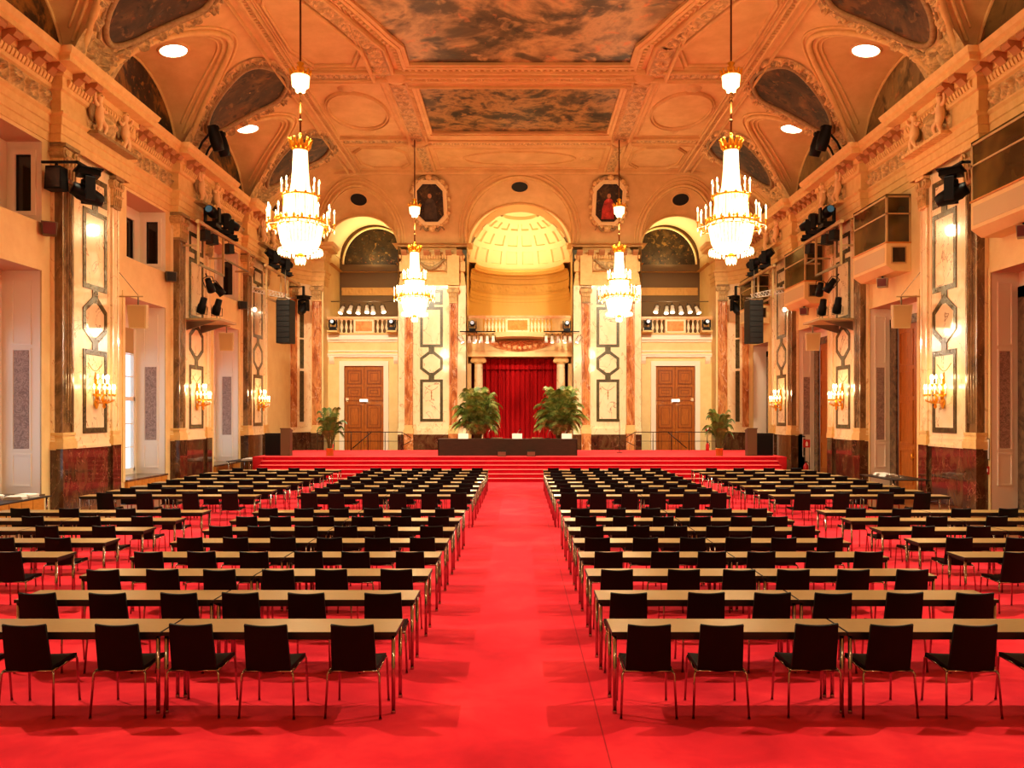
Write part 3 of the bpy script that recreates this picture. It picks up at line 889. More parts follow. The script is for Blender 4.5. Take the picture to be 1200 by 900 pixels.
N2 = lambda u, v_, h: stk((3.0 - h) * np.cos(u / 3), 50.3 + (3.0 - h) * np.sin(u / 3), 10.77 + v_)
relief_strip(ap, N2, .05, 3 * PI - .05, .46, .07, .05)
struct(ap.build('wall_apse', M['gold_wall']))
dm = MB()
ph = np.linspace(0, PI, 181)[:, None]; th = np.linspace(0, PI / 2, 121)[None]
du = (ph / PI * 9 + .5) % 1.0 + 0 * th
tv = th / (PI / 2)
rows = [(.10, .26), (.34, .48), (.56, .67)]
ins = np.zeros_like(du)
for lo, hi in rows:
    ins = np.maximum(ins, (np.abs(du - .5) < .31) & (tv > lo) & (tv < hi))
rr = 3.08 + .11 * ins + np.where((tv > .75) & (tv < .79), -.1, 0) + np.where(tv >= .79, .1, 0)
dm.grid(stk(rr * np.cos(ph) * np.cos(th), 50.3 + rr * np.sin(ph) * np.cos(th), 11.85 + (rr + .1) * np.sin(th) + 0 * ph), 0, False)
A = np.linspace(0, PI, 49)[:, None]; yy = np.linspace(YB, 50.3, 6)[None]
dm.grid(stk(3.08 * np.cos(A) + 0 * yy, yy + 0 * A, 12.4 + 3.08 * np.sin(A) + 0 * yy))
B_ = np.linspace(0, 1, 4)[None]
dm.grid(stk((3.08 + .14 * (1 - B_)) * np.cos(A), 50.29 + 0 * A + 0 * B_, (1 - B_) * (11.85 + 3.15 * np.sin(A)) + B_ * (12.4 + 3.08 * np.sin(A))))
for s in (-1, 1): dm.quad((s * 3.04, 48.2, 12.2), (s * 3.04, 50.4, 12.2), (s * 3.12, 50.4, 12.6), (s * 3.12, 48.2, 12.6))
struct(dm.build('ceiling_apse', M['dome']))

# ------------------------------------------------------------------ mouldings on the vault


def solve(f, a, b):
    fa = f(a)
    for _ in range(40):
        m = (a + b) / 2
        if (f(m) > 0) == (fa > 0): a = m
        else: b = m
    return (a + b) / 2


arch = MB()
for yc, w, A in SIDEP[1:]:
    for s in (-1, 1):
        for k, (gro, rad) in enumerate(((0, .11), (.22, .05), (-.24, .06), (-.42, .04))):
            pts = []
            for i in range(49):
                t = PI * i / 48
                y = yc + (w - .02) * math.cos(t)
                x = solve(lambda q: float(cove_side(q) - pen_side(q, y, yc, w, A)), 9.0, 12.96)
                x = min(x, 12.9)
                # grow outward on the cove, or inward on the reveal
                yy_ = yc + (w + gro * (1 if gro > 0 else 1)) * math.cos(t)
                xx_ = x - gro * math.sin(t) * 1.0
                z = float(vault(np.array(xx_), np.array(yy_)))
                if yy_ < 46.2: pts.append((s * xx_, yy_, z - .02))
            arch.tube(pts, rad, 7)
for e in ENDP:
    for gro, rad in ((0, .09), (.2, .05), (.36, .04), (-.2, .05)):
        pts = []
        for i in range(49):
            t = PI * i / 48
            c = math.cos(t)
            y = solve(lambda q: float(cove_end(q) - pen_end(e[0] + c * (e[1] + e[4] * (YB - q)) * .999, q, e)), 45.82, YB)
            x = e[0] + c * (e[1] + e[4] * (YB - y))
            x += gro * c; y2 = min(y - gro * math.sin(t) * .8, YB - .05)
            if abs(x) < 11.9: pts.append((x, y2, float(vault(np.array(x), np.array(y2))) - .02))
        arch.tube(pts, rad, 7)
    # intrados ring where the arch meets the wall plane
    arch.tube([(e[0] + e[1] * math.cos(PI * i / 40), YB - .04, ZS + e[2] * math.sin(PI * i / 40)) for i in range(41)], .07, 7)
struct(arch.build('trim_arch_moulding', M['stucco']))

# flat ceiling: carved bands, frames, panel mouldings
mould = MB(); carve = MB()


def strip(pts, w, h, closed=False, z=ZC, prof=None):
    prof = prof or [(-w / 2, z + .02), (-w / 2, z - h * .6), (-w / 4, z - h), (w / 4, z - h), (w / 2, z - h * .6), (w / 2, z + .02)]
    mould.sweep(pts, prof, 0, None, closed)


def dent(p0, p1, w=.12, gap=.22, h=.1, z=ZC):
    p0, p1 = Vector(p0), Vector(p1)
    L = (p1 - p0).length; n = max(1, int(L / gap)); d = (p1 - p0) / L; q = Vector((-d.y, d.x))
    for i in range(n):
        c = p0 + d * (L * (i + .5) / n)
        a, b = c - d * w / 2, c + d * w / 2
        vs = [(*(a - q * .07), z - h), (*(b - q * .07), z - h), (*(b + q * .07), z - h), (*(a + q * .07), z - h)]
        vs = [(x, y, z + .02) for x, y, _ in vs] + vs
        mould.add(vs, [(0, 1, 5, 4), (1, 2, 6, 5), (2, 3, 7, 6), (3, 0, 4, 7), (4, 5, 6, 7)])


# long carved bands beside the paintings
for s in (-1, 1):
    for (y0, y1, w) in ((33.5, 40.2, .62), (41.3, 45.2, .42)):
        xm = 4.95
        relief_strip(carve, lambda u, v, h: stk(s * xm + v, u, ZC - .08 - h), y0, y1, w, .12, .045)
        mould.box(s * xm - w / 2 - .02, s * xm + w / 2 + .02, y0, y1, ZC - .07, ZC + .02)
        for dx in (-w / 2 - .1, w / 2 + .1): strip([(s * xm + dx, y0 - .3), (s * xm + dx, y1 + .3)], .16, .14)
    for yy in (33.05, 40.75): 
        mould.lathe([(.02, -.16), (.3, -.14), (.42, -.05), (.46, .02)], 20, (s * 4.95, yy, ZC))
    # outer long mouldings where the cove starts
    for x, w in ((9.05, .2), (8.75, .1), (9.4, .08)): strip([(s * x, 14), (s * x, 45.6)], w, .16, z=ZC if x < 9.3 else float(cove_side(np.array(x))))
    dent((s * 8.9, 16), (s * 8.9, 45.6), .1, .2, .12)
    # transverse ribs over the piers
    for yc in PIERS:
        relief_strip(carve, lambda u, v, h: stk(s * u, yc + v, ZC - .06 - h), 5.7, 8.6, .5, .1, .045)
        for dy in (-.36, .36): strip([(s * 5.5, yc + dy), (s * 8.9, yc + dy)], .13, .14)
    # side panels
    for (c, hy, kind) in ((20.85, 3.0, 'oct'), (28.7, 3.0, 'oct'), (36.6, 2.9, 'oval'), (43.2, 1.6, 'oct')):
        xc, hx = 7.15, 1.25
        if kind == 'oct':
            o = [(-hx, -hy * .55), (-hx * .6, -hy), (hx * .6, -hy), (hx, -hy * .55), (hx, hy * .55), (hx * .6, hy), (-hx * .6, hy), (-hx, hy * .55)]
        else:
            o = [(hx * math.cos(t) * (1 if abs(math.cos(t)) > .3 else .92), hy * .72 * math.sin(t)) for t in np.linspace(0, 2 * PI, 33)[:-1]]
        for k, w in ((1.0, .1), (1.09, .05)):
            strip([(s * xc + x * k, c + y * k) for x, y in o], w, .09, True)
        if kind == 'oval':
            for sy in (-1, 1): mould.lathe([(.02, -.08), (.14, -.1), (.2, -.02), (.3, -.06), (.36, .02)], 16, (s * xc, c + sy * hy * .88, ZC))
        strip([(s * (xc - 1.5), c - hy - .3), (s * (xc + 1.5), c - hy - .3), (s * (xc + 1.5), c + hy + .3), (s * (xc - 1.5), c + hy + .3)], .07, .06, True)
# cross bands
for y, w in ((33.05, .42), (40.75, .36)):
    relief_strip(carve, lambda u, v, h: stk(u, y + v, ZC - .06 - h), -4.4, 4.4, w, .1, .04)
    for dy in (-w / 2 - .08, w / 2 + .08): strip([(-4.5, y + dy), (4.5, y + dy)], .12, .12)
# panel in front of the end wall
strip([(2.9 * math.cos(t), 43.3 + 1.1 * math.sin(t)) for t in np.linspace(0, 2 * PI, 49)[:-1]], .1, .08, True)
for sx in (-1, 1): mould.lathe([(.02, -.08), (.14, -.1), (.2, -.02), (.3, -.06), (.36, .02)], 16, (sx * 3.5, 43.3, ZC))
strip([(-4.3, 41.7), (4.3, 41.7), (4.3, 44.9), (-4.3, 44.9)], .08, .07, True)
strip([(-11, 45.5), (11, 45.5)], .22, .2)

# outline of the great painting (octagon with hollow shoulders), mirrored about Y = 20
half = [(4.17, 31.4), (4.17, 29.9), (4.5, 29.1), (5.0, 27.6), (5.6, 26.0), (6.3, 24.2), (6.8, 22.2), (7.0, 20.0)]
OUT = half + [(x, 40 - y) for x, y in half[-2::-1]]
OUT = OUT + [(-x, y) for x, y in OUT[::-1]]
def grow(poly, g):
    n = len(poly); r = []
    for i in range(n):
        p = Vector(poly[i]); a = (p - Vector(poly[i - 1])).normalized(); b = (Vector(poly[(i + 1) % n]) - p).normalized()
        na, nb = Vector((a.y, -a.x)), Vector((b.y, -b.x)); k = (na + nb)
        k = k.normalized() if k.length > 1e-6 else na
        k = k / max(.4, k.dot(na))
        r.append((p.x + k.x * g, p.y + k.y * g))
    return r


sgn = 1 if abs(grow(OUT, .5)[0][0]) > 4.17 else -1
for g, w, h in ((.78, .14, .2), (1.65, .16, .16)): strip(grow(OUT, sgn * g), w, h, True)
G = grow(OUT, sgn * 1.2)
for i in range(len(G)):
    p, q = Vector(G[i]), Vector(G[(i + 1) % len(G)])
    if max(p.y, q.y) < 17 or (abs(p.y - q.y) < .01): continue
    d = (q - p); L = d.length; d.normalize(); nn = Vector((-d.y, d.x))
    relief_strip(carve, lambda u, v, h: stk(p.x + d.x * u + nn.x * v, p.y + d.y * u + nn.y * v, ZC - .06 - h), 0, L, .62, .12, .05)
struct(mould.build('trim_ceiling_moulding', M['vault']))
struct(carve.build('trim_ceiling_carving', M['relief']))
M['robe_red'] = noise_mat('painted_red_robe', [(.35, srgb(120, 26, 18)), (.6, srgb(206, 62, 46)), (.8, srgb(226, 190, 160))], 2.2, 5, .5)
M['robe_grey'] = noise_mat('painted_dark_robe', [(.35, srgb(34, 26, 16)), (.65, srgb(88, 70, 44))], 2.2, 5, .5)
M['robe_skin'] = base_mat('painted_face', srgb(186, 136, 92), .5)
# ================================================================== paintings
SIDE = {-1: 'left', 1: 'right'}
r = thing('ceiling_painting', 'large octagonal ceiling painting of brown clouds in a moulded frame', 'painting')
MB().add([(x, y, ZC - .05) for x, y in OUT], [tuple(range(len(OUT)))]).build('canvas', M['paint_sky'], r)
fr = MB()
for g0, g1, h0, h1 in ((0, .16, .06, .16), (.16, .3, .1, .2), (.3, .48, .02, .12)):
    fr.ring([(x, y) for x, y in grow(OUT, sgn * g1)], [(x, y) for x, y in grow(OUT, sgn * g0)], ZC - h1, ZC + .01)
keep = mould; mould = fr
G = grow(OUT, sgn * .4)
for i in range(len(G)):
    p, q = G[i], G[(i + 1) % len(G)]
    if max(p[1], q[1]) > 18: dent(p, q, .12, .24, .2)
mould = keep
fr.build('frame', M['vault'], r)
r = thing('ceiling_painting', 'smaller rectangular ceiling painting with dark figures, nearest the stage', 'painting')
Q = [(-4.1, 33.6), (4.1, 33.6), (4.1, 39.05), (-4.1, 39.05)]
MB().add([(x, y, ZC - .04) for x, y in Q], [(0, 1, 2, 3)]).build('canvas', M['paint_sky2'], r)
fr = MB()
GR = lambda g: [(-4.1 - g, 33.6 - g * .5), (4.1 + g, 33.6 - g * .5), (4.1 + g, 39.05 + g), (-4.1 - g, 39.05 + g)]
for g0, g1, h in ((0, .12, .16), (.12, .26, .22), (.26, .45, .12)): fr.ring(GR(g1), GR(g0), ZC - h, ZC + .01)
mould = fr; dent(GR(.36)[3], GR(.36)[2], .1, .2, .18); dent(GR(.36)[0], GR(.36)[3], .1, .2, .18); dent(GR(.36)[1], GR(.36)[2], .1, .2, .18); mould = keep
fr.build('frame', M['vault'], r)

BAYWORD = {20.85: 'over the nearest window bay', 28.7: 'over the middle bay', 36.55: 'over the bay before the stage', 44.0: 'narrow one beside the stage corner'}
for s in (-1, 1):
    for yc, w, A in SIDEP[1:]:
        r = thing('lunette_painting', f'{"dark" if s < 0 else "pale brown"} lunette painting above the {SIDE[s]} cornice, {BAYWORD[yc]}', 'painting', group='lunette paintings above the cornices')
        w2, A2 = w - .06, A - .05
        arc = [(yc + w2 * math.cos(PI * i / 32), ZS + .12 + (A2 - .12) * math.sin(PI * i / 32)) for i in range(33)]
        MB().add([(s * (XL - .04), a, b) for a, b in arc], [tuple(range(33))]).build('canvas', M['paint_dark'] if s < 0 or yc == 44.0 else M['paint_pale'], r)
        MB().tube([(s * (XL - .05), a, b) for a, b in arc], .06, 6).build('frame', M['stucco'], r)
    r = thing('lunette_painting', f'dark half-round painting at the back of the {SIDE[s]} loge beside the dome', 'painting', group='lunette paintings in the loges')
    arc = [(s * 9.0 + 2.1 * math.cos(PI * i / 32), 12.15 + 2.3 * math.sin(PI * i / 32)) for i in range(33)]
    MB().add([(a, 52.1, b) for a, b in arc], [tuple(range(33))]).build('canvas', M['portrait_dark'], r)
    MB().tube([(a, 52.08, b) for a, b in arc], .07, 6).build('frame', M['dome'], r)


def cove_pt(s, dy, t, off):
    x = 9.0 + 3.95 * t
    z = float(cove_side(np.array(x)))
    e = .02
    z2 = float(cove_side(np.array(x + e)))
    n = Vector((-(z2 - z), 0, e)).normalized() * -1
    return Vector((s * (x + n.x * off), dy, z + n.z * off))


CART = [(-.75, .1), (0, .04), (.75, .1), (1.5, .2), (1.75, .32), (1.5, .48), (1.2, .62), (.75, .78), (0, .86), (-.75, .78), (-1.2, .62), (-1.5, .48), (-1.75, .32), (-1.5, .2)]


def smooth(poly, k=2):
    for _ in range(k):
        q = []
        for i in range(len(poly)):
            a, b = Vector(poly[i]), Vector(poly[(i + 1) % len(poly)])
            q += [tuple(a * .75 + b * .25), tuple(a * .25 + b * .75)]
        poly = q
    return poly


for s in (-1, 1):
    for i, yc in enumerate(PIERS):
        w = ['over the nearest marble pier', 'over the middle marble pier', 'over the farthest marble pier'][i]
        r = thing('cartouche_painting', f'dark shield-shaped painting in stucco frame, {SIDE[s]} vault, {w}', 'painting', group='painted shields on the vault')
        O = smooth(CART)
        c = MB()
        rings = [[cove_pt(s, yc + a * k, .42 + (b - .42) * k, .05) for a, b in O] for k in (.02, .25, .5, .75, 1)]
        P = np.array([[tuple(p) for p in rg + rg[:1]] for rg in rings])
        c.grid(P)
        c.build('canvas', M['paint_brown'], r)
        f = MB()
        f.tube([cove_pt(s, yc + a, b, .06) for a, b in O], .1, 7, 0, True)
        f.tube([cove_pt(s, yc + a * 1.1, .44 + (b - .44) * 1.13, .05) for a, b in O], .06, 6, 0, True)
        OO = smooth(CART, 3)
        n_ = len(OO); W_ = .42; per = 0.0
        band = np.zeros((n_ * 2 + 1, 14, 3))
        for j in range(n_ * 2 + 1):
            p = Vector(OO[(j // 2) % n_]).lerp(Vector(OO[(j // 2 + 1) % n_]), (j % 2) / 2)
            q0, q1 = Vector(OO[(j // 2 - 1) % n_]), Vector(OO[(j // 2 + 1) % n_])
            d = Vector((q1.x - q0.x, (q1.y - q0.y) * 4.4)); d.normalize()
            nx, nt = d.y, -d.x / 4.4
            if p.x * nx + (p.y - .44) * nt * 19 < 0: nx, nt = -nx, -nt
            for k in range(14):
                v = (k / 13 - .5) * W_
                h = float(scroll(np.array(per), np.array(v), W_)) * .24 + .03
                o_ = v + W_ * .5 + .1
                band[j, k] = cove_pt(s, yc + p.x + nx * o_, min(.985, max(0, p.y + nt * o_)), h)
            nxt = Vector(OO[(j // 2 + 1) % n_]); step = Vector((nxt.x - OO[(j // 2) % n_][0], (nxt.y - OO[(j // 2) % n_][1]) * 4.4)).length / 2
            per += step
        f.grid(band)
        f.build('frame', M['relief'], r)
    # stucco foliage at the foot of the vault over each pier
    o = MB()
    for yc in PIERS:
        N_ = 40; V_ = 26
        uu = np.linspace(-1.15, 1.15, N_)[:, None]; vv = np.linspace(0, 1, V_)[None]
        hh = scroll(uu + 1.15 + 0 * vv, (vv - .5) * 1.0 + 0 * uu, 1.0) * .3 * np.clip(1.25 - np.abs(uu), 0, 1)
        P = np.zeros((N_, V_, 3))
        for a in range(N_):
            for b in range(V_):
                P[a, b] = cove_pt(s, yc + uu[a, 0], .86 + .14 * (1 - vv[0, b]), .02 + hh[a, b])
        o.grid(P)
    struct(o.build('trim_vault_foliage', M['relief']))

for s in (-1, 1):
    word = 'dark-robed' if s < 0 else 'red-robed'
    r = thing('portrait', f'octagonal portrait of a {word} figure in a stucco frame beside the stage arch', 'painting', (s * 5.02, 47.16, 14.8), rot=(-PI / 2 + .0, 0, 0))
    r.matrix_world = Matrix(((-1, 0, 0, s * 5.02), (0, .571, -.822, 46.6), (0, -.822, -.571, 14.62), (0, 0, 0, 1)))
    def T(a, b, h): return (a, b, h)
    oc = lambda k, kk: [(-.36 * k, -1.1 * kk), (.36 * k, -1.1 * kk), (.72 * k, -.7 * kk), (.72 * k, .7 * kk), (.36 * k, 1.1 * kk), (-.36 * k, 1.1 * kk), (-.72 * k, .7 * kk), (-.72 * k, -.7 * kk)]
    cv = MB().prism(oc(1, 1), -.02, .02)
    cv.build('canvas', M['portrait_dark'], r)
    fg = MB()
    # y axis of the panel points down the wall
    body = [(-.34, .95), (-.3, .2), (-.2, -.15), (-.08, -.25), (.12, -.25), (.26, -.1), (.36, .3), (.38, .95)]
    fg.prism(body, .02, .03)
    fg.build('painted_robe', M['robe_red'] if s > 0 else M['robe_grey'], r)
    hd = MB().prism([(.02 + .11 * math.cos(t), -.4 + .14 * math.sin(t)) for t in np.linspace(0, 2 * PI, 13)[:-1]], .02, .031)
    hd.build('painted_head', M['robe_skin'], r)
    f = MB()
    f.ring(oc(1.16, 1.1), oc(1, 1), -.06, .08); f.ring(oc(1.3, 1.2), oc(1.16, 1.1), -.06, .04)
    f.tube([(x, y, .08) for x, y in oc(1.08, 1.05)], .03, 6, 0, True)
    f.build('frame', M['dome'], r)
    g = MB()
    O = smooth(oc(1.42, 1.3), 2)
    for j, (a, b) in enumerate(O): g.sphere((a, b, 0), .09 + .06 * (j % 2), 6, 0, .6)
    top = MB().sphere((0, -1.5, .1), .2, 8)
    for sg in (-1, 1):
        g.tube([(sg * (.2 + .5 * i / 8), 1.5 + .12 * math.sin(i * .9), .05) for i in range(9)], [.1 - .008 * i for i in range(9)], 6)
        top.tube([(sg * (.1 + .5 * i / 8), -1.42 - .1 * math.sin(i * .5), .08) for i in range(9)], [.12 - .008 * i for i in range(9)], 6)
    g.sphere((0, 1.5, .08), .2, 8); fg2 = None
    g.build('stucco_garland', M['relief'], r); top.build('stucco_crest', M['relief'], r)


def on_vault(x, y):
    e = .03
    z = float(vault(np.array(x), np.array(y)))
    n = Vector((-(float(vault(np.array(x + e), np.array(y))) - z) / e, -(float(vault(np.array(x), np.array(y + e))) - z) / e, 1)).normalized() * -1
    return Vector((x, y, z)), n


for s in (-1, 1):
    for yc in (13.0, 20.85, 28.7, 36.55):
        p, n = on_vault(s * 12.0, yc)
        r = thing('recessed_downlight', f'round lit downlight in the {SIDE[s]} vault {BAYWORD.get(yc, "nearest the camera")}', 'ceiling light', p + n * .02, group='round downlights in the side vaults')
        r.rotation_euler = n.to_track_quat('-Z', 'Y').to_euler()
        MB().lathe([(.001, -.045), (.44, -.045), (.45, 0)], 32).build('diffuser', M['disc'], r)
        MB().lathe([(.45, 0), (.46, -.06), (.52, -.05), (.54, .02)], 32).build('rim', M['vault'], r)
for x, w in ((0, 'in the middle arch'), (-9.17, 'in the left arch'), (9.17, 'in the right arch')):
    p, n = on_vault(x, 46.8 if x == 0 else 47.2)
    r = thing('ceiling_vent', f'dark oval vent grille {w} over the stage', 'vent', p + n * .02, group='oval vents over the stage arches')
    r.rotation_euler = n.to_track_quat('-Z', 'Y').to_euler()
    MB().lathe([(.001, -.02), (.46, -.02)], 28).build('grille', M['vent'], r)
    MB().lathe([(.46, -.01), (.48, -.05), (.52, -.05), (.55, .02)], 28).build('rim', M['vault'], r)

# ================================================================== chandeliers


def chandelier(label, loc):
    t = thing('crystal_chandelier', label, 'chandelier', loc, group='crystal chandeliers')
    b = MB().lathe([(.02, .0), (.3, .03), (.48, .14), (.57, .32), (.63, .62), (.68, .86)], 40)
    b.build('crystal_basket', M['crystal'], t)
    b = MB().lathe([(.5, .93), (.51, 1.2), (.47, 1.5), (.49, 1.66)], 40)
    b.build('crystal_tent', M['crystal'], t)
    b = MB().lathe([(.34, 1.7), (.27, 2.0), (.23, 2.5), (.21, 3.02), (.02, 3.03)], 32)
    b.build('crystal_neck', M['crystal'], t)
    g = MB()
    g.tube([(.72 * math.cos(a), .72 * math.sin(a), .9) for a in np.linspace(0, 2 * PI, 41)[:-1]], .035, 6, 0, True)
    g.tube([(.68 * math.cos(a), .68 * math.sin(a), .8) for a in np.linspace(0, 2 * PI, 41)[:-1]], .018, 5, 0, True)
    for k in range(18):
        a = 2 * PI * k / 18
        rr = .98 if k % 2 else .86
        pts = [(q * math.cos(a), q * math.sin(a), z) for q, z in ((.7, .88), (.78, .74), (rr - .06, .7), (rr, .78), (rr, .9))]
        g.tube(pts, .018, 5)
        g.lathe([(.01, 0), (.055, .02), (.045, .035), (.015, .05)], 8, (rr * math.cos(a), rr * math.sin(a), .9))
    for k in range(20):
        a = 2 * PI * k / 20
        g.lathe([(.005, -.1), (.03, -.04), (.045, .03), (.02, .09), (.004, .11)], 6, (.71 * math.cos(a), .71 * math.sin(a), .96))
    g.build('arm_ring', M['gold'], t)
    g = MB()
    g.tube([(.54 * math.cos(a), .54 * math.sin(a), 1.67) for a in np.linspace(0, 2 * PI, 37)[:-1]], .03, 6, 0, True)
    for k in range(12):
        a = 2 * PI * k / 12
        g.lathe([(.01, -.02), (.05, 0), (.03, .03), (.01, .05)], 8, (.55 * math.cos(a), .55 * math.sin(a), 1.7))
    for k in range(36):
        a = 2 * PI * k / 36
        if k % 3 == 0: g.tube([(.53 * math.cos(a), .53 * math.sin(a), 1.0), (.5 * math.cos(a), .5 * math.sin(a), 1.64)], .007, 4)
    g.build('upper_ring', M['gold'], t)
    g = MB().lathe([(.2, 3.0), (.23, 3.04), (.2, 3.1), (.24, 3.2), (.05, 3.22)], 20)
    for k in range(10):
        a = 2 * PI * k / 10
        ca, sa = math.cos(a), math.sin(a)
        g.tube([(q * ca, q * sa, z) for q, z in ((.2, 3.06), (.27, 3.16), (.3, 3.28), (.37, 3.34))], [.05, .06, .05, .015], 5)
        g.sphere((.3 * ca, .3 * sa, 3.34), .035, 6)
    g.lathe([(.03, 3.2), (.09, 3.3), (.05, 3.42), (.06, 3.5), (.02, 3.55)], 12)
    g.build('gilt_crown', M['gold'], t)
    rod = MB().tube([(0, 0, 3.5), (0, 0, ZC - loc[2] + .0)], .028, 8)
    for z in (3.9, 4.45, 4.7): rod.lathe([(.02, z - .05), (.06, z), (.02, z + .05)], 10)
    rod.lathe([(.16, ZC - loc[2]), (.13, ZC - loc[2] - .12), (.03, ZC - loc[2] - .2)], 12)
    rod.build('hanging_rod', M['gold_dull'], t)
    ln = MB().lathe([(.02, 4.72), (.13, 4.74), (.16, 4.86), (.24, 4.9), (.27, 5.2), (.02, 5.22)], 24).build('lantern_glass', M['crystal'], t)
    g = MB().lathe([(.25, 5.18), (.29, 5.22), (.26, 5.3), (.05, 5.34)], 20)
    for k in range(12):
        a = 2 * PI * k / 12
        g.tube([(q * math.cos(a), q * math.sin(a), z) for q, z in ((.26, 5.22), (.3, 5.34), (.33, 5.38))], [.03, .035, .01], 5)
    g.lathe([(.03, 5.32), (.12, 5.42), (.06, 5.5), (.12, 5.58), (.03, 5.64)], 12)
    g.build('lantern_crown', M['gold'], ln)
    d = MB()
    for k in range(26):
        a = 2 * PI * k / 26
        for q, z in ((.55, .1), (.63, .12)): d.lathe([(.003, -.16), (.028, -.08), (.004, .0)], 5, (q * math.cos(a), q * math.sin(a), z))
    for k in range(18):
        a = 2 * PI * k / 18
        rr = .98 if k % 2 else .86
        d.lathe([(.003, -.15), (.025, -.08), (.004, -.02)], 5, (rr * math.cos(a), rr * math.sin(a), .78))
    for q, z in ((.55, .09), (.63, .11)): d.tube([(q * math.cos(2 * PI * k / 26), q * math.sin(2 * PI * k / 26), z) for k in range(26)], .008, 4, 0, True)
    d.tube([((.98 if k % 2 else .86) * math.cos(2 * PI * k / 18), (.98 if k % 2 else .86) * math.sin(2 * PI * k / 18), .755) for k in range(18)], .006, 4, 0, True)
    d.build('crystal_fringe', M['crystal'], t)
    p = MB().lathe([(.01, -.14), (.09, -.1), (.12, -.05), (.06, 0), (.02, .02)], 14).build('pendant_boss', M['gold'], t)
    d = MB()
    for k in range(8):
        a = 2 * PI * k / 8
        d.lathe([(.005, -.32), (.045, -.2), (.01, -.1)], 6, (.13 * math.cos(a), .13 * math.sin(a), 0))
    d.build('pendant_fringe', M['crystal'], p)
    cm = None
    spots = [(.98 if k % 2 else .86, 2 * PI * k / 18, .93) for k in range(18)] + [(.55, 2 * PI * k / 12, 1.73) for k in range(12)]
    for q, a, z in spots:
        loc2 = (q * math.cos(a), q * math.sin(a), z)
        if cm is None:
            c = MB().lathe([(.022, 0), (.02, .3), (.002, .3)], 8)
            cm = c.build('candle', M['candle'], t, loc2)
            fl = MB().lathe([(.002, .29), (.026, .33), (.024, .37), (.003, .44)], 8).build('bulb', M['flame'], cm)
        else:
            o = cm.copy(); COL.objects.link(o); o.location = loc2
            f2 = fl.copy(); COL.objects.link(f2); f2.parent = o
    return t


M['gold_dull'] = base_mat('aged_brass_rod', srgb(120, 76, 34), .4, .8)
CH = [('left of the aisle in the nearer pair', (-6.43, 24.3, 7.42)), ('right of the aisle in the nearer pair', (6.2, 24.3, 7.42)), ('left of the aisle in the pair close to the stage', (-5.07, 40.0, 7.5)), ('right of the aisle in the pair close to the stage', (4.8, 40.0, 7.5))]
ch0 = None
for w, loc in CH:
    lb = f'blazing crystal chandelier, {w}'
    if ch0 is None: ch0 = chandelier(lb, loc)
    else: dup(ch0, loc, label=lb)
SIDEWALL = {-1: 'window wall', 1: 'door wall'}
NTH = ['nearest', 'middle', 'farthest']

# ================================================================== wall sconces


def sconce(label):
    t = thing('wall_sconce', label, 'wall lamp', group='gilt candle sconces on the piers')          # +x points out of the wall
    g = MB().prism([(-.09, -.3), (0, -.42), (.09, -.3), (.12, .1), (.06, .42), (0, .62), (-.06, .42), (-.12, .1)], 0, .05, lambda a, b, h: (h, a, b))
    g.sphere((.06, 0, -.05), .1, 8); g.sphere((.05, 0, .5), .07, 8)
    g.lathe([(.01, -.42), (.05, -.36), (.03, -.28), (.09, -.16), (.06, -.05), (.02, 0)], 10, (.25, 0, 0))
    g.build('backplate', M['gold'], t)
    arms = MB(); sp = []
    for n, rr, z, off in ((9, .47, .0, .1), (5, .27, .3, .05)):
        for k in range(n):
            a = -PI / 2 + PI * (k + .5) / n
            q = (.12 + rr * math.cos(a) * .85, rr * math.sin(a), z)
            arms.tube([(.06, 0, z - .22), (.12 + rr * .4 * math.cos(a), rr * .4 * math.sin(a), z - .26), (.12 + rr * .8 * math.cos(a), rr * .85 * math.sin(a), z - .18), (q[0], q[1], z - .08), (q[0], q[1], z)], .014, 5)
            arms.lathe([(.01, -.02), (.05, .0), (.035, .02), (.012, .03)], 8, q)
            sp.append(q)
    arms.build('arms', M['gold'], t)
    d = MB().lathe([(.003, -.18), (.03, -.1), (.004, -.02)], 6).build('crystal_drop', M['glassware'], t, sp[0])
    for q in sp[1:]:
        o = d.copy(); COL.objects.link(o); o.location = q
    c0 = None
    for q in sp:
        if c0 is None:
            c0 = MB().lathe([(.016, 0), (.015, .17), (.002, .17)], 7).build('candle', M['candle'], t, q)
            fl = MB().lathe([(.002, .165), (.03, .2), (.028, .25), (.003, .32)], 7).build('bulb', M['flame'], c0)
        else:
            o = c0.copy(); COL.objects.link(o); o.location = q
            f = fl.copy(); COL.objects.link(f); f.parent = o
    return t


sc0 = None
for s in (-1, 1):
    for i, yc in enumerate(PIERS):
        lb = f'gilt sconce with lit candles on the {NTH[i]} marble pier of the {SIDEWALL[s]}'
        loc, rz = (s * (XW - .13), yc + .26, 3.3), (0 if s < 0 else PI)
        if sc0 is None:
            sc0 = sconce(lb); sc0.location = loc; sc0.rotation_euler = (0, 0, rz)
        else: dup(sc0, loc, rz, lb)

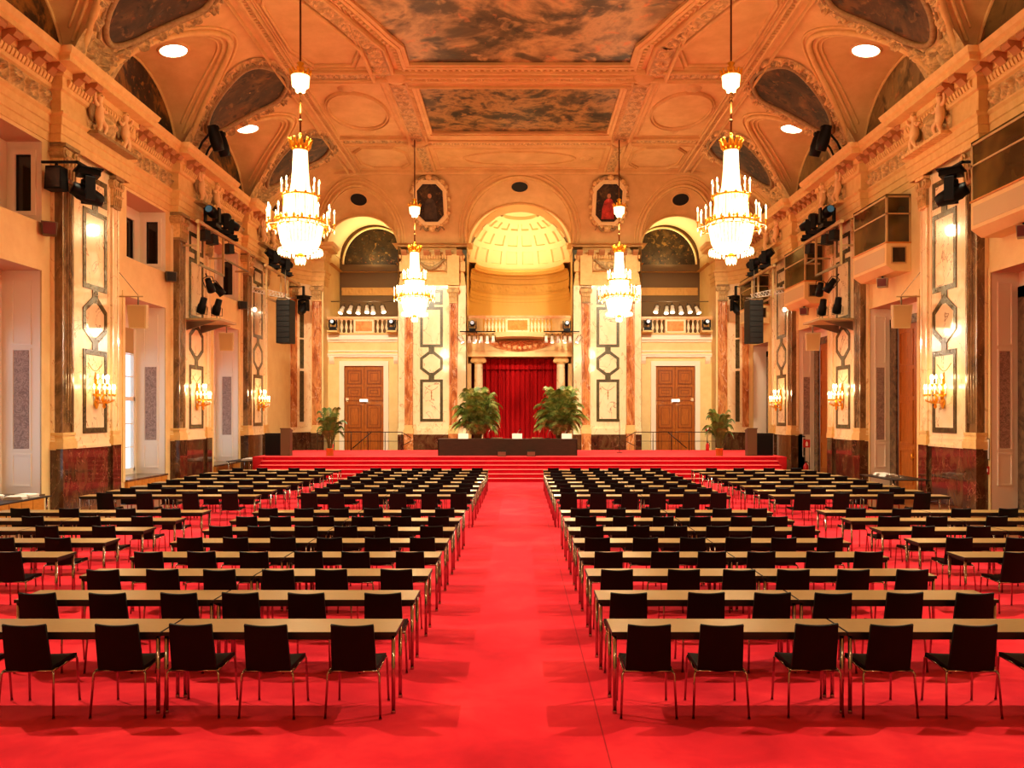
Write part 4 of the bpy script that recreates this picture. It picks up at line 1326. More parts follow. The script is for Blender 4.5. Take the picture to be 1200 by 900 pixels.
# ================================================================== cherubs on the entablature
def cherub_mesh(flip):
    J = [((0, 0, .52), .12), ((0, .0, .72), .125), ((0, .01, .86), .09), ((0, .02, .93), .05), ((0, .03, 1.06), .115), ((0, .03, 1.12), .1),
         ((-.15, 0, .84), .06), ((-.3, .04, .92), .045), ((-.36, .08, 1.1), .04), ((.15, 0, .84), .06), ((.28, .06, .72), .045), ((.42, .05, .8), .04),
         ((-.08, .02, .42), .1), ((-.1, .1, .22), .075), ((-.1, .02, .03), .05), ((.09, .02, .42), .1), ((.17, .14, .27), .075), ((.2, .04, .06), .05), ((-.1, .1, -.0), .04), ((.2, .12, .02), .04)]
    E = [(0, 1), (1, 2), (2, 3), (3, 4), (4, 5), (2, 6), (6, 7), (7, 8), (2, 9), (9, 10), (10, 11), (0, 12), (12, 13), (13, 14), (0, 15), (15, 16), (16, 17), (14, 18), (17, 19)]
    me = bpy.data.meshes.new('cherub_skeleton')
    me.from_pydata([((x if flip else -x), -y, z) for (x, y, z), _ in J], E, [])
    o = bpy.data.objects.new('cherub_skeleton', me); COL.objects.link(o)
    sk = o.modifiers.new('s', 'SKIN'); o.modifiers.new('d', 'SUBSURF').levels = 2
    for i, d in enumerate(me.skin_vertices[0].data):
        d.radius = (J[i][1], J[i][1]); d.use_root = (i == 0)
    dg = bpy.context.evaluated_depsgraph_get()
    out = bpy.data.meshes.new_from_object(o.evaluated_get(dg))
    bpy.data.objects.remove(o)
    out.materials.clear(); out.materials.append(M['relief_skin'])
    for p in out.polygons: p.use_smooth = True
    return out


M['relief_skin'] = base_mat('ivory_stucco', srgb(240, 208, 158), .6)
CHM = [cherub_mesh(True), cherub_mesh(False)]
cd = MB()
for k in range(7):
    cd.tube([(-.28 + .05 * k * .6, .06 + .02 * math.sin(k), .95 - .02 * k), (-.3 + .06 * k, .1, .6), (-.22 + .05 * k, .1 + .02 * (k % 2), .35 - .02 * (k % 3))], [.03, .06, .02], 5)
DRAPE = cd.build('drapery', M['relief']); drape_me = DRAPE.data; bpy.data.objects.remove(DRAPE)
cb = MB()
hr = random.Random(4)
for k in range(26):
    a, b = hr.uniform(0, 2 * PI), hr.uniform(-.1, 1)
    cb.sphere((.105 * math.cos(a) * math.cos(b), -.03 + .105 * math.sin(a) * math.cos(b) + .02, 1.09 + .1 * math.sin(b)), .035, 6)
HAIR = cb.build('hair', M['relief']); hair_me = HAIR.data; bpy.data.objects.remove(HAIR)
for s in (-1, 1):
    for i, yc in enumerate(PIERS):
        for j, du in enumerate((-.4, 1.2)):
            t = thing('cherub_statue', f'{["first", "second"][j]} stucco cherub along the {SIDE[s]} cornice above the {NTH[i]} pier', 'statue', (s * (XW - .56), yc + du, 10.945), group='stucco cherubs on the cornice')
            t.rotation_euler = (0, 0, PI / 2 if s < 0 else -PI / 2); t.scale = (1.02,) * 3
            o = bpy.data.objects.new('body', CHM[(j + (s > 0)) % 2]); COL.objects.link(o); o.parent = t
            h = bpy.data.objects.new('hair', hair_me); COL.objects.link(h); h.parent = t
            d = bpy.data.objects.new('drapery', drape_me); COL.objects.link(d); d.parent = t
# carved shield between the cherubs, small blocks they stand on: part of the trim
sh = MB()
for s in (-1, 1):
    T = TS(s)
    for yc in PIERS:
        sh.box(yc - .8, yc + 1.7, .25, .75, 10.86, 10.95, 0, T)
        n1, n2 = 22, 16
        A = np.linspace(0, 2 * PI, n1)[:, None]; Rr = np.linspace(0, 1, n2)[None]
        hh = .28 * (1 - Rr ** 2) + .06 * np.cos(7 * A) * Rr
        N = TSN(s)
        sh.grid(N(yc + .4 + .52 * Rr * np.cos(A) * (1 + .12 * np.cos(5 * A)), .36 + hh, 11.5 + .5 * Rr * np.sin(A) * (1 + .1 * np.cos(6 * A))))
struct(sh.build('trim_cartouche', M['relief']))
M['array_grille'] = base_mat('array_grille', srgb(28, 24, 20), .6)
# ================================================================== stage lighting gear, loudspeakers, booths


def moving_head(label, loc, rz=0, tilt=0.0, hang=False, blue=False, size=1.0, group='moving head lights', face=None):
    """base, yoke and tilting barrel; barrel points along -y at tilt 0"""
    t = thing('moving_head_light', label, 'stage light', loc, rz, group)
    k = size * (-1 if hang else 1)
    q = size
    MB().box(-.2 * q, .2 * q, -.2 * q, .2 * q, 0, .14 * k).box(-.26 * q, .26 * q, -.24 * q, .24 * q, -.0, .025 * k).build('base', M['black'], t)
    y = MB().box(-.2 * q, .2 * q, -.07 * q, .07 * q, .16 * k, .22 * k)
    for sx in (-1, 1): y.prism([(sx * .2 * q, .16 * k), (sx * .25 * q, .2 * k), (sx * .25 * q, .66 * k), (sx * .2 * q, .66 * k)], -.09 * q, .09 * q, lambda a, b, h: (a, h, b))
    y.lathe([(.1 * q, .13 * k), (.1 * q, .17 * k)], 12)
    y.build('mount_yoke' if hang else 'yoke', M['black'], t)
    h = MB()
    R = Matrix.Rotation(tilt, 4, 'X')
    prof = [(.001, .3), (.1, .3), (.14, .22), (.17, .05), (.17, -.16), (.14, -.24), (.13, -.32), (.115, -.32)]
    n = 16
    vs = []
    for r_, z in prof:
        for i in range(n):
            v = R @ Vector((r_ * math.cos(2 * PI * i / n), z, r_ * math.sin(2 * PI * i / n)))
            vs.append((v.x * q, v.y * q, v.z * q + .52 * k))
    h.add(vs, [(i * n + j, i * n + (j + 1) % n, (i + 1) * n + (j + 1) % n, (i + 1) * n + j) for i in range(len(prof) - 1) for j in range(n)], 0, True)
    ho = h.build('barrel', M['black'], t)
    vs = []
    for i in range(n):
        v = R @ Vector((.115 * math.cos(2 * PI * i / n), -.318, .115 * math.sin(2 * PI * i / n)))
        vs.append((v.x * q, v.y * q, v.z * q + .52 * k))
    MB().add(vs, [tuple(range(n))]).build('lens', M[face or ('lens_blue' if blue else 'lens_dim')], ho)
    return t


M['lens_dim'] = base_mat('dark_lens', srgb(60, 50, 44), .1)


def spot_can(label, loc, rot, glow=False, group=None, size=1.0, col='black'):
    t = thing('spotlight', label, 'stage light', loc, group=group, rot=rot)
    q = size
    b = MB().lathe([(.001, .3 * q), (.09 * q, .29 * q), (.1 * q, .1 * q), (.12 * q, .08 * q), (.13 * q, -.15 * q), (.12 * q, -.15 * q)], 14)
    b.build('housing', M[col], t)
    MB().lathe([(.001, -.14 * q), (.12 * q, -.14 * q)], 14).build('lens', M['lamp' if glow else 'lens_dim'], t)
    y = MB().tube([(-.15 * q, 0, .02 * q), (-.15 * q, 0, .34 * q), (0, 0, .4 * q), (.15 * q, 0, .34 * q), (.15 * q, 0, .02 * q)], .014 * q, 5)
    y.tube([(0, 0, .38 * q), (0, 0, .5 * q)], .02 * q, 5)
    y.build('yoke', M['black'], t)
    return t


for s in (-1, 1):
    sd, wl = SIDE[s], SIDEWALL[s]
    X = s * 12.02
    YE = 36.9 if s < 0 else 34.95
    # long beam with posts at the middle pier
    t = thing('lighting_rail', f'beige steel lighting rail on posts at the middle pier of the {wl}', 'lighting rail', (0, 0, 0), group='lighting rails on the piers')
    b = MB().box(min(X - .06, X + .06), max(X - .06, X + .06), 30.9, YE, 9.86, 9.98)
    b.build('beam', M['beige_metal'], t)
    for y in (31.0, 33.6, YE - .2):
        MB().box(X - .04, X + .04, y - .04, y + .04, 8.3 if y < 34 else 9.0, 9.86).box(min(X, s * 12.6), max(X, s * 12.6), y - .03, y + .03, 9.0, 9.07).build('post', M['beige_metal'], t)
    MB().box(X - .04, X + .04, 31, 33.6, 8.3, 8.38).box(X - .03, X + .03, 33.6, YE - .2, 9.0, 9.06).build('cross_bar', M['steel'], t)
    for j, (y, rz, tl, bl) in enumerate(((32.4, 0, -.15, True), (33.5, s * .7, .5, False), (34.5, s * 1.2, -.4, False))):
        moving_head(f'black moving head light on the {wl} rail at the middle pier, {ORD[j]} along', (X, y, 9.985), rz, tl, False, bl, 1.2)
    for j, y in enumerate((31.6, 32.4, 34.2)):
        t = thing('flood_lamp', f'small black box lamp under the {wl} rail, middle pier, {ORD[j]} along', 'stage light', (X, y, 9.855), s * .4, group='box lamps under the rails')
        MB().tube([(0, 0, 0), (0, 0, -.14)], .02, 6).build('clamp', M['steel'], t)
        MB().prism([(-.16, -.12), (.16, -.12), (.2, -.5), (-.2, -.5)], -.14, .14, lambda a, b, h: (a, h, b)).build('housing', M['black'], t)
        MB().box(-.17, .17, -.155, -.142, -.48, -.16).build('lens', M['lens_dim'], t)
    for j, (y, rz) in enumerate(((32.2, .3), (33.2, -.5))):
        spot_can(f'black spotlight hung from the lower bar, middle {wl} pier, {ORD[j]} along', (X, y, 7.66), (.7, s * .3, rz), group='spotlights on the lower bar', size=1.25)
    # shelf with two spotlights
    t = thing('lighting_shelf', f'tan bracket shelf with spotlights at the middle pier of the {wl}', 'shelf')
    MB().box(min(s * 12.83, s * 11.45), max(s * 12.83, s * 11.45), 31.7, 33.5, 6.32, 6.4).build('board', M['beige_metal'], t)
    for y in (31.9, 33.3): MB().prism([(12.83, 6.3), (12.83, 5.95), (11.7, 6.3)], y - .02, y + .02, lambda a, b, h: (s * a, h, b)).build('bracket', M['steel'], t)
    for j, (x, y) in enumerate(((12.35, 32.2), (11.95, 32.7))):
        t = thing('spotlight', f'black spotlight on the tan {wl} shelf, {["closer to the pier", "at the shelf edge"][j]}', 'stage light', (s * x, y, 6.405), s * (-.5), 'spotlights on the bracket shelves')
        MB().lathe([(.001, .02), (.14, .02), (.14, 0)], 12).tube([(0, 0, .02), (0, 0, .2)], .025, 6).build('base', M['steel'], t)
        y_ = MB().tube([(-.2, 0, .5), (-.2, 0, .2), (.2, 0, .2), (.2, 0, .5)], .02, 6); y_.build('yoke', M['steel'], t)
        b = MB().lathe([(.001, .38), (.12, .36), (.13, .1), (.16, .05), (.17, -.25), (.15, -.25)], 14)
        b.build('housing', M['black'], t).rotation_euler = (.45, .2, 0)
        t.children  # housing pivots on the yoke
    for c in [o for o in COL.objects if o.name.startswith('housing') and o.parent and o.parent.get('group') == 'spotlights on the bracket shelves']: c.location = (0, 0, .5)
    # far pier: rail, heads, truss and line array
    t = thing('lighting_rail', f'beige steel lighting rail on posts at the farthest pier of the {wl}', 'lighting rail', group='lighting rails on the piers')
    X3 = s * 11.95
    MB().box(X3 - .06, X3 + .06, 38.9, 45.0, 9.66, 9.78).build('beam', M['beige_metal'], t)
    for y in (39.1, 41.5, 42.6): MB().box(X3 - .04, X3 + .04, y - .04, y + .04, 8.2, 9.66).box(min(X3, s * 12.5), max(X3, s * 12.5), y - .03, y + .03, 8.6, 8.67).build('post', M['beige_metal'], t)
    MB().box(X3 - .04, X3 + .04, 39.1, 42.6, 8.2, 8.28).build('cross_bar', M['beige_metal'], t)
    for j, y in enumerate((40.2, 42.3)):
        moving_head(f'black moving head light on the {wl} rail at the farthest pier, {ORD[j]} along', (X3, y, 9.785), s * .9, -.5 + .2 * j, False, False, 1.25)
    t = thing('line_array_speaker', f'tall black hanging loudspeaker array beside the stage at the {wl}', 'loudspeaker', (s * 11.4, 40.3, 8.25), s * .12, 'line array loudspeakers')
    fr = MB()
    for x in (-.3, .3): fr.tube([(x, -.25, .05), (x, -.25, .02), (x, .35, .02)], .03, 6)
    fr.tube([(-.4, 0, .12), (.4, 0, .12)], .03, 6).tube([(0, 0, .1), (0, 0, 1.5)], .02, 6)
    fr.build('rigging_frame', M['steel'], t)
    z, ang = 0.0, 0.0
    for k in range(8):
        b = MB().prism([(-.3, 0), (.4, 0), (.4, -.258), (-.3, -.258)], -.34, .34, lambda a, b_, h: (h, a, b_))
        o = b.build('cabinet', M['black'], t, (0, .0, z), (ang, 0, 0))
        MB().box(-.32, .32, -.312, -.302, -.245, -.012).build('grille', M['array_grille'], o)
        z -= .26; ang += .0
    tr = thing('rigging_truss', f'white ladder truss reaching out from the farthest pier of the {wl}', 'truss', group='ladder trusses at the far piers')
    m = MB()
    p0, p1 = Vector((s * 12.75, 39.2, 8.55)), Vector((s * 11.6, 41.6, 8.5))
    for dz in (0, .24): m.tube([p0 + Vector((0, 0, dz)), p1 + Vector((0, 0, dz))], .025, 6)
    for k in range(12):
        a = p0.lerp(p1, k / 12); b_ = p0.lerp(p1, (k + 1) / 12)
        m.tube([a, b_ + Vector((0, 0, .24))], .014, 5); m.tube([a, a + Vector((0, 0, .24))], .014, 5)
    m.build('ladder', M['paper'], tr)
    t = thing('bracket_lamp', f'small lit bulb at the farthest pier of the {wl}', 'wall lamp', (s * 12.6, 39.4, 7.7))
    MB().sphere((0, 0, 0), .1, 10).build('bulb', M['lamp'], t); MB().tube([(0, 0, 0), (s * .2, 0, 0)], .02, 6).build('stem', M['steel'], t)
    # nearest pier, and the cans on the cornice at the middle pier
    moving_head(f'black moving head light hanging at the nearest pier of the {wl}', (s * 11.98, 23.0, 9.5), s * .9, -.35, True, False, 1.35)
    t = thing('flood_lamp', f'small black box lamp at the nearest pier of the {wl}', 'stage light', (s * 12.55, 22.45, 9.4))
    MB().prism([(-.2, 0), (.2, 0), (.24, -.62), (-.24, -.62)], -.18, .18, lambda a, b, h: (a, h, b)).build('housing', M['black'], t)
    MB().box(-.19, .19, -.195, -.182, -.58, -.06).build('lens', M['lens_dim'], t); MB().box(-.03, .03, -.03, .03, 0, .11).build('mount_bracket', M['black'], t)
    b = MB().box(min(s * 12.94, s * 11.96), max(s * 12.94, s * 11.96), 22.4, 22.46, 9.51, 9.57).box(s * 11.98 - .04, s * 11.98 + .04, 22.4, 23.2, 9.51, 9.57)
    b = tag(b.build('lamp_bracket', M['black']), f'black lamp bracket at the nearest pier of the {wl}', 'bracket')
    for j, (y, z) in enumerate(((31.6, 13.75), (32.3, 13.7))):
        t = thing('effect_light', f'black barrel stage light on the {sd} cornice above the middle pier, {ORD[j]} of two', 'stage light', (s * 12.3, y, 12.6), 0, 'barrel lights on the cornice')
        MB().box(-.1, .1, -.16, .16, 0, .08).tube([(0, 0, .08), (-s * .2, 0, .5), (-s * .62, 0, 1.0)], .04, 6).build('stand', M['black'], t)
        h = MB().lathe([(.001, .5), (.16, .48), (.22, .2), (.24, -.1), (.2, -.45), (.001, -.46)], 14)
        h.build('barrel', M['black'], t, (-s * .72, -.05, .62), (.25, s * .2, 0))
        MB().box(-s * .62 - .2, -s * .62 + .2, -.08, .08, 1.0, 1.1).build('clamp', M['black'], t)
    # bracket speakers
    for j, (y, xx, z) in enumerate(((26.5, 12.2, 5.85), (34.5, 12.2, 5.75))):
        lb = f'beige box loudspeaker on a wall bracket beyond the {["nearest", "middle"][j]} pier of the {wl}'
        t = thing('hanging_speaker', lb, 'loudspeaker', (s * xx, y, z), s * (-.2), 'beige bracket loudspeakers')
        sp = MB().prism([(-.25, -.38), (.25, -.38), (.29, .36), (-.29, .36)], -.17, .17, lambda a, b, h: (a, h, b)); sp.build('cabinet', M['beige_box'], t, (0, 0, 0), (.14, 0, 0))
        MB().prism([(-.22, -.34), (.22, -.34), (.25, .32), (-.25, .32)], -.185, -.172, lambda a, b, h: (a, h, b)).build('grille', M['shade_cloth'], t, (0, 0, 0), (.14, 0, 0))
        MB().tube([(0, 0, .36), (0, 0, .62)], .025, 6).build('hanger', M['steel'], t)
        k = thing('wall_bracket', f'thin wall bracket arm with stay wire beyond the {["nearest", "middle"][j]} pier of the {wl}', 'bracket', (s * xx, y, z + .63), group='speaker bracket arms')
        d = s * (12.95 - xx)
        MB().tube([(-s * .15, 0, 0), (d - s * .06, 0, 0)], .025, 6).build('arm', M['beige_metal'], k)
        MB().tube([(0, 0, .03), (d - s * .08, 0, .85)], .01, 5).build('stay_wire', M['steel'], k)
        MB().box(min(d - s * .1, d - s * .05), max(d - s * .1, d - s * .05), -.05, .05, -.15, .9).build('wall_plate', M['beige_metal'], k)
    # small light on the corner pier
    moving_head(f'black moving head light clamped to the {sd} corner pier beside the stage', (s * 12.1, 46.4, 9.35), s * .5, .9, True, False, 1.3)
    tag(MB().box(s * 12.1 - .05, s * 12.1 + .05, 46.3, 46.5, 9.36, 9.9).box(min(s * 12.1, s * 12.9), max(s * 12.1, s * 12.9), 46.4, 46.46, 9.85, 9.9).build('lamp_bracket', M['black']), f'black lamp bracket on the {sd} corner pier beside the stage', 'bracket')

# monitors at the loge windows of the left wall
for k in (-1, 0, 1):
    y = LG[k][1] + .02
    t = thing('wedge_speaker', f'small dark speaker box below the loge window {["over the nearest", "over the middle", "over the farthest"][k + 1]} window recess', 'loudspeaker', (-12.75, y, 7.72), .5, 'speaker boxes under the loge windows')
    MB().prism([(-.16, -.16), (.16, -.16), (.2, .2), (-.2, .2)], -.14, .14, lambda a, b, h: (a, h, b)).build('cabinet', M['cabinet_brown'], t)
    MB().box(-.15, .15, -.155, -.142, -.14, .17).build('grille', M['dark_red' if k < 0 else 'black_cloth'], t)
    MB().box(-.17, 0, -.02, .02, -.02, .03).build('mount_bracket', M['black'], t)

# interpreter booths on the right wall
for k in (-1, 0, 1, 2):
    y0, y1 = (27.4 + 7.85 * k, 30.1 + 7.85 * k) if k < 2 else (42.9, 45.6)
    if k == -1: y0 = 19.4
    w = ['over the nearest door recess', 'over the middle door recess', 'over the farthest door recess', 'beside the stage corner'][k + 1]
    t = thing('interpreter_booth', f'white glazed interpreter booth jutting from the door wall {w}', 'booth', (12.94, y0, 7.45), group='glazed interpreter booths')
    D, L = .82, y1 - y0
    zt, zg = 2.5, .92
    b = MB().prism([(0, .0), (-.55, .0), (-D, .2), (-D, zg), (0, zg)], 0, L, lambda a, b_, h: (a, h, b_))
    b.build('body', M['plaster'], t)
    MB().box(-D - .012, -D - .002, .12, L - .12, .3, zg - .12).build('front_panel', M['beige_box'], t)
    MB().box(-D - .03, .0, -.03, L + .03, zg, zg + .05).build('ledge', M['ochre_wood'], t)
    f = MB()
    for yy in (0, L - .06): f.box(-D, -D + .06, yy, yy + .06, zg + .05, zt)
    f.box(-.06, 0, 0, .06, zg + .05, zt).box(-D, 0, 0, .05, zt - .06, zt).box(-D, -D + .05, 0, L, zt - .06, zt).box(-D, -D + .05, 0, L, zt - .62, zt - .57).box(-D, 0, 0, .05, zt - .62, zt - .57)
    f.build('window_frame', M['beige_metal'], t)
    MB().box(-D + .02, -D + .03, .04, L - .04, zg + .05, zt - .04).box(-D + .04, -.02, .02, .03, zg + .05, zt - .04).box(-D, 0, 0, L, zt, zt + .05).build('glass', M['booth_glass'], t)
    MB().box(-.62, -.2, -.02, .0, .3, .78).build('side_vent', M['dim_glass'], t)
    MB().ring([(-.66, .26), (-.16, .26), (-.16, .82), (-.66, .82)], [(-.62, .3), (-.2, .3), (-.2, .78), (-.62, .78)], 0, .03, lambda a, b_, h: (a, -h, b_)).build('vent_frame', M['beige_metal'], t)
    t = thing('wedge_speaker', f'small red-faced metal speaker under the booth {w}', 'loudspeaker', (12.48, y0 + 1.1, 7.23), -.6, 'speakers under the booths')
    MB().prism([(-.15, -.15), (.15, -.15), (.17, .15), (-.17, .15)], -.14, .14, lambda a, b_, h: (a, h, b_)).build('cabinet', M['steel'], t)
    MB().box(-.14, .14, -.155, -.142, -.13, .13).build('grille', M['dark_red'], t)
    MB().box(-.03, .03, -.03, .03, .15, .22).build('mount_bracket', M['black'], t)

# loge and gallery lights
for s in (-1, 1):
    for j, px in enumerate((400, 410, 420, 430, 437, 449)):
        x = s * abs((px - 609) * 49.6 / F)
        spot_can(f'white glowing spotlight in the {SIDE[s]} loge, {ORD[j]} from the outer wall', (x, 49.6, 8.9 + .05 * (j % 2)), (-.5, s * .4 * ((j - 2.5) / 3), 0), True, 'glowing spotlights in the loges', 1.1, 'paper')
    tag(MB().tube([(s * 11.3, 49.62, 9.48), (s * 7.1, 49.62, 9.48)], .03, 6).build('lamp_bar', M['steel']), f'steel bar carrying the spotlights in the {SIDE[s]} loge', 'lamp bar')
    for j, px in enumerate((391.5, 460)):
        moving_head(f'small white-lensed moving head, {SIDE[s]} loge, {["beside the outer wall", "beside the stage pier"][j]}', (s * abs((px - 609) * 48.6 / F), 48.3, 7.6), 0, -.05, False, False, .95, 'small moving heads on the balustrades', 'lens')
        tag(MB().box(s * abs((px - 609) * 48.6 / F) - .3, s * abs((px - 609) * 48.6 / F) + .3, 48.05, 48.7, 7.5, 7.6).build('lamp_ledge', M['stucco']), f'small ledge under the moving head at the {SIDE[s]} loge, {["outer", "inner"][j]} one', 'ledge')
    xs_ = (541, 550, 556, 564, 571, 578)
    for j, px in enumerate(xs_):
        x = s * abs((px - 609) * 47.9 / F)
        spot_can(f'white glowing spotlight under the gallery, {SIDE[s]} bar, {ORD[5 - j]} from the centre', (x, 47.85, 6.98), (-.1 + .2 * (j % 2), s * (.5 if j == 0 else 0), 0), True, 'glowing spotlights under the gallery', .85, 'paper')
    tag(MB().tube([(s * 3.45, 47.85, 7.5), (s * 1.4, 47.85, 7.5)], .035, 6).tube([(s * 2.5, 47.85, 7.5), (s * 2.5, 48.55, 7.47)], .03, 6).build('lamp_bar', M['black']), f'black bar carrying spotlights under the gallery, {SIDE[s]} one', 'lamp bar')
    moving_head(f'small moving head with white lens on the middle gallery, {SIDE[s]} end', (s * 2.75, 48.25, 7.52), 0, -.05, False, False, .95, 'small moving heads on the balustrades', 'lens')

# ------------------------------------------------------------------ balustrades
BAL = [(.05, 0), (.085, .03), (.05, .08), (.045, .14), (.1, .3), (.095, .38), (.045, .58), (.04, .68), (.07, .72), (.085, .78)]


def balustrade(label, y, segs, panels, dies, x0, x1, z0):
    t = thing('balustrade', label, 'balustrade', (0, y, z0), group='marble balustrades over the stage')
    MB().box(x0, x1, -.16, .16, .93, 1.06).box(x0, x1, -.12, .12, .88, .93).build('hand_rail', M['orange_cream'], t)
    MB().box(x0, x1, -.16, .16, 0, .1).build('base_rail', M['stucco'], t)
    bm = None
    for a, b, n in segs:
        for i in range(n):
            x = a + (b - a) * (i + .5) / n
            if bm is None: bm = MB().lathe(BAL, 10).build('baluster', M['cream_marble'], t, (x, 0, .1))
            else:
                o = bm.copy(); COL.objects.link(o); o.location = (x, 0, .1)
    for a, b in dies: MB().box(a, b, -.15, .15, .1, .88).build('pedestal', M['stucco'], t)
    for a, b in panels:
        p = MB().box(a, b, -.15, .15, .1, .88).build('pedestal', M['cream_marble'], t)
        MB().box(a + .12, b - .12, -.17, -.151, .2, .78).build('marble_inset', M['orange_marble'], p)
    return t


M['orange_cream'] = noise_mat('peach_marble', [(.3, srgb(226, 168, 110)), (.7, srgb(244, 206, 156))], 2, 6, .3, 1.5)
for s in (-1, 1):
    g = lambda px: s * abs((px - 609) * 48.9 / F)
    so = lambda a, b: (min(a, b), max(a, b))
    balustrade(f'marble balustrade with an orange panel in front of the {SIDE[s]} loge', 48.9, [(*so(g(387), g(414)), 5), (*so(g(440), g(466.5)), 5)], [so(g(415), g(439))], [], *so(g(384), g(468)), 7.42)
g = lambda px: (px - 609) * 48.7 / F
balustrade('marble balustrade with an orange panel along the middle gallery', 48.75, [(g(567), g(592), 6), (g(621), g(646), 6)], [(g(592.5), g(620.5))], [(g(549), g(566)), (g(647), g(668))], g(548), g(669), 7.46)
o = MB()
A = np.linspace(0, PI, 61)[:, None]; Rr = np.linspace(0, 1, 26)[None]
hh = .28 * (1 - Rr ** 3) + .1 * np.cos(11 * A) * Rr * (1 - Rr) * 4
o.grid(stk(1.85 * Rr * np.cos(A), 49.1 - hh, 7.08 - .62 * Rr * np.sin(A)))
for k in range(9): o.sphere((-1.2 + .3 * k, 48.85, 6.88 - .25 * math.sin(PI * k / 8)), .13, 8)
tag(o.build('carved_ornament', M['red_relief'] if 'red_relief' in M else noise_mat('red_gold_carving', [(.35, srgb(214, 116, 70)), (.6, srgb(248, 200, 140))], 9, 5, .5, bump=.5, bscale=20)), 'red and gold carved shell under the middle gallery', 'carving')

# ================================================================== stage
st = sroot('stage_platform')
MB().box(-11.2, 11.2, 34.75, 41.3, 0, .936).build('platform', M['stage_carpet'], st)
for k in range(5):
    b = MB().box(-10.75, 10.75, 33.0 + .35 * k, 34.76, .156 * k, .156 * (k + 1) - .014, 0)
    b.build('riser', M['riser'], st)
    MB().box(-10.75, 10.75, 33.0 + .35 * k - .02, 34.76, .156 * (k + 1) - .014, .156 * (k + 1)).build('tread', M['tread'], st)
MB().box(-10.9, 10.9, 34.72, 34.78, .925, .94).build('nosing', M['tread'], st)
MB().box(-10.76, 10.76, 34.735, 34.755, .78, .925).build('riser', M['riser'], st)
Z0 = .937
# curtain and columns
t = thing('stage_curtain', 'deep red velvet stage curtain with a valance between the columns', 'curtain', (0, 50.5, 0))
n = 260
P = np.zeros((n, 2, 3))
for i in range(n):
    x = -2.45 + 4.9 * i / (n - 1)
    P[i, :, 0] = x; P[i, :, 1] = .09 * math.sin(x * 17 + 1.4 * math.sin(x * 2.3)) + .04 * math.sin(x * 41)
P[:, 0, 2] = .02; P[:, 1, 2] = 6.1
MB().grid(P).build('drape', M['velvet'], t)
Q = P.copy(); Q[:, :, 1] = P[:, :, 1] * .7 - .22; Q[:, 0, 2] = 5.45
MB().grid(Q).build('valance', M['velvet'], t)
for s in (-1, 1):
    t = thing('side_curtain', f'narrow dark red curtain between column and jamb, {SIDE[s]} side', 'curtain', (s * 2.7, 50.9, 0), group='narrow dark red side curtains')
    P2 = np.zeros((40, 2, 3))
    for i in range(40): P2[i, :, 0] = -.35 + .7 * i / 39; P2[i, :, 1] = .05 * math.sin(i * .9)
    P2[:, 0, 2] = .02; P2[:, 1, 2] = 6.1
    MB().grid(P2).build('drape', M['velvet_dark'], t)
    c = sroot('column_ionic', (s * 2.47, 49.75, 0))
    MB().lathe([(.42, 0), (.42, .2), (.36, .22), (.4, .32), (.33, .4), (.3, .45)], 24).box(-.45, .45, -.45, .45, 0, .12).build('base', M['stucco'], c)
    MB().lathe([(.28, .45), (.285, 2.2), (.25, 5.75)], 28).build('shaft', M['cream_marble'], c)
    cp = MB().lathe([(.25, 5.72), (.3, 5.78), (.33, 5.86)], 24).box(-.4, .4, -.32, .32, 6.04, 6.15)
    cp.box(-.34, .34, -.3, .3, 5.86, 6.04)
    for sx in (-1, 1):
        cp.prism([(sx * .34 + .13 * math.cos(a), 5.93 + .13 * math.sin(a)) for a in np.linspace(0, 2 * PI, 17)[:-1]], -.34, .34, lambda a, b, h: (a, h, b))
        cp.prism([(sx * .34 + .05 * math.cos(a), 5.93 + .05 * math.sin(a)) for a in np.linspace(0, 2 * PI, 13)[:-1]], -.37, .37, lambda a, b, h: (a, h, b))
    cp.build('capital', M['stucco'], c)
    # door signs
    t = thing('exit_sign', f'small lit white sign on the transom of the {SIDE[s]} stage door', 'sign', (s * 9.2, 48.93, 3.54))
    MB().box(-.25, .25, -.05, .05, -.09, .09).build('housing', M['paper'], t); MB().box(-.23, .23, -.056, -.051, -.07, .07).build('face', M['exit'], t)

# head table
t = thing('head_table', 'long dark brown panel-fronted table on the stage', 'table', (-.52, 35.7, Z0))
MB().box(-3.0, 3.0, 0, .8, .68, .72).build('tabletop', M['desk_brown'], t)
MB().box(-3.0, 3.0, .0, .03, .0, .68).box(-3.0, -2.97, 0, .75, 0, .68).box(2.97, 3.0, 0, .75, 0, .68).build('front_panel', M['desk_brown'], t)
for j, (px, w) in enumerate(((543, 'at its left end'), (606, 'in its middle'), (664, 'at its right end'))):
    x = (px - CX) * 36.0 / F
    t = thing('name_card', f'white folded card standing on the dark stage table, {w}', 'card', (x, 35.95, Z0 + .7205), group='white cards on the stage table')
    MB().prism([(-.09, 0), (.09, 0), (.012, .23), (-.012, .23)], -.22, .22, lambda a, b, h: (h, a, b)).build('folded_sheet', M['paper'], t)
for j, (px, rz, w) in enumerate(((545, 0, 'before the left card'), (572, .5, 'left of the middle card'), (606, 0, 'behind the middle card'), (642, -.5, 'right of the middle card'), (662, 0, 'before the right card'))):
    x = (px - CX) * 36.0 / F
    t = thing('gooseneck_microphone', f'thin gooseneck microphone on the dark stage table, {w}', 'microphone', (x, 36.18 if j % 2 == 0 else 35.95, Z0 + .7205), rz, 'microphones on the stage table')
    MB().box(-.08, .08, -.06, .06, 0, .03).build('base', M['black'], t)
    MB().tube([(0, 0, .03), (.0, .0, .2), (.06, .02, .33), (.14, .03, .4)], .012, 6).build('gooseneck', M['steel'], t)
    MB().sphere((.15, .03, .41), .025, 8).build('capsule', M['black'], t)
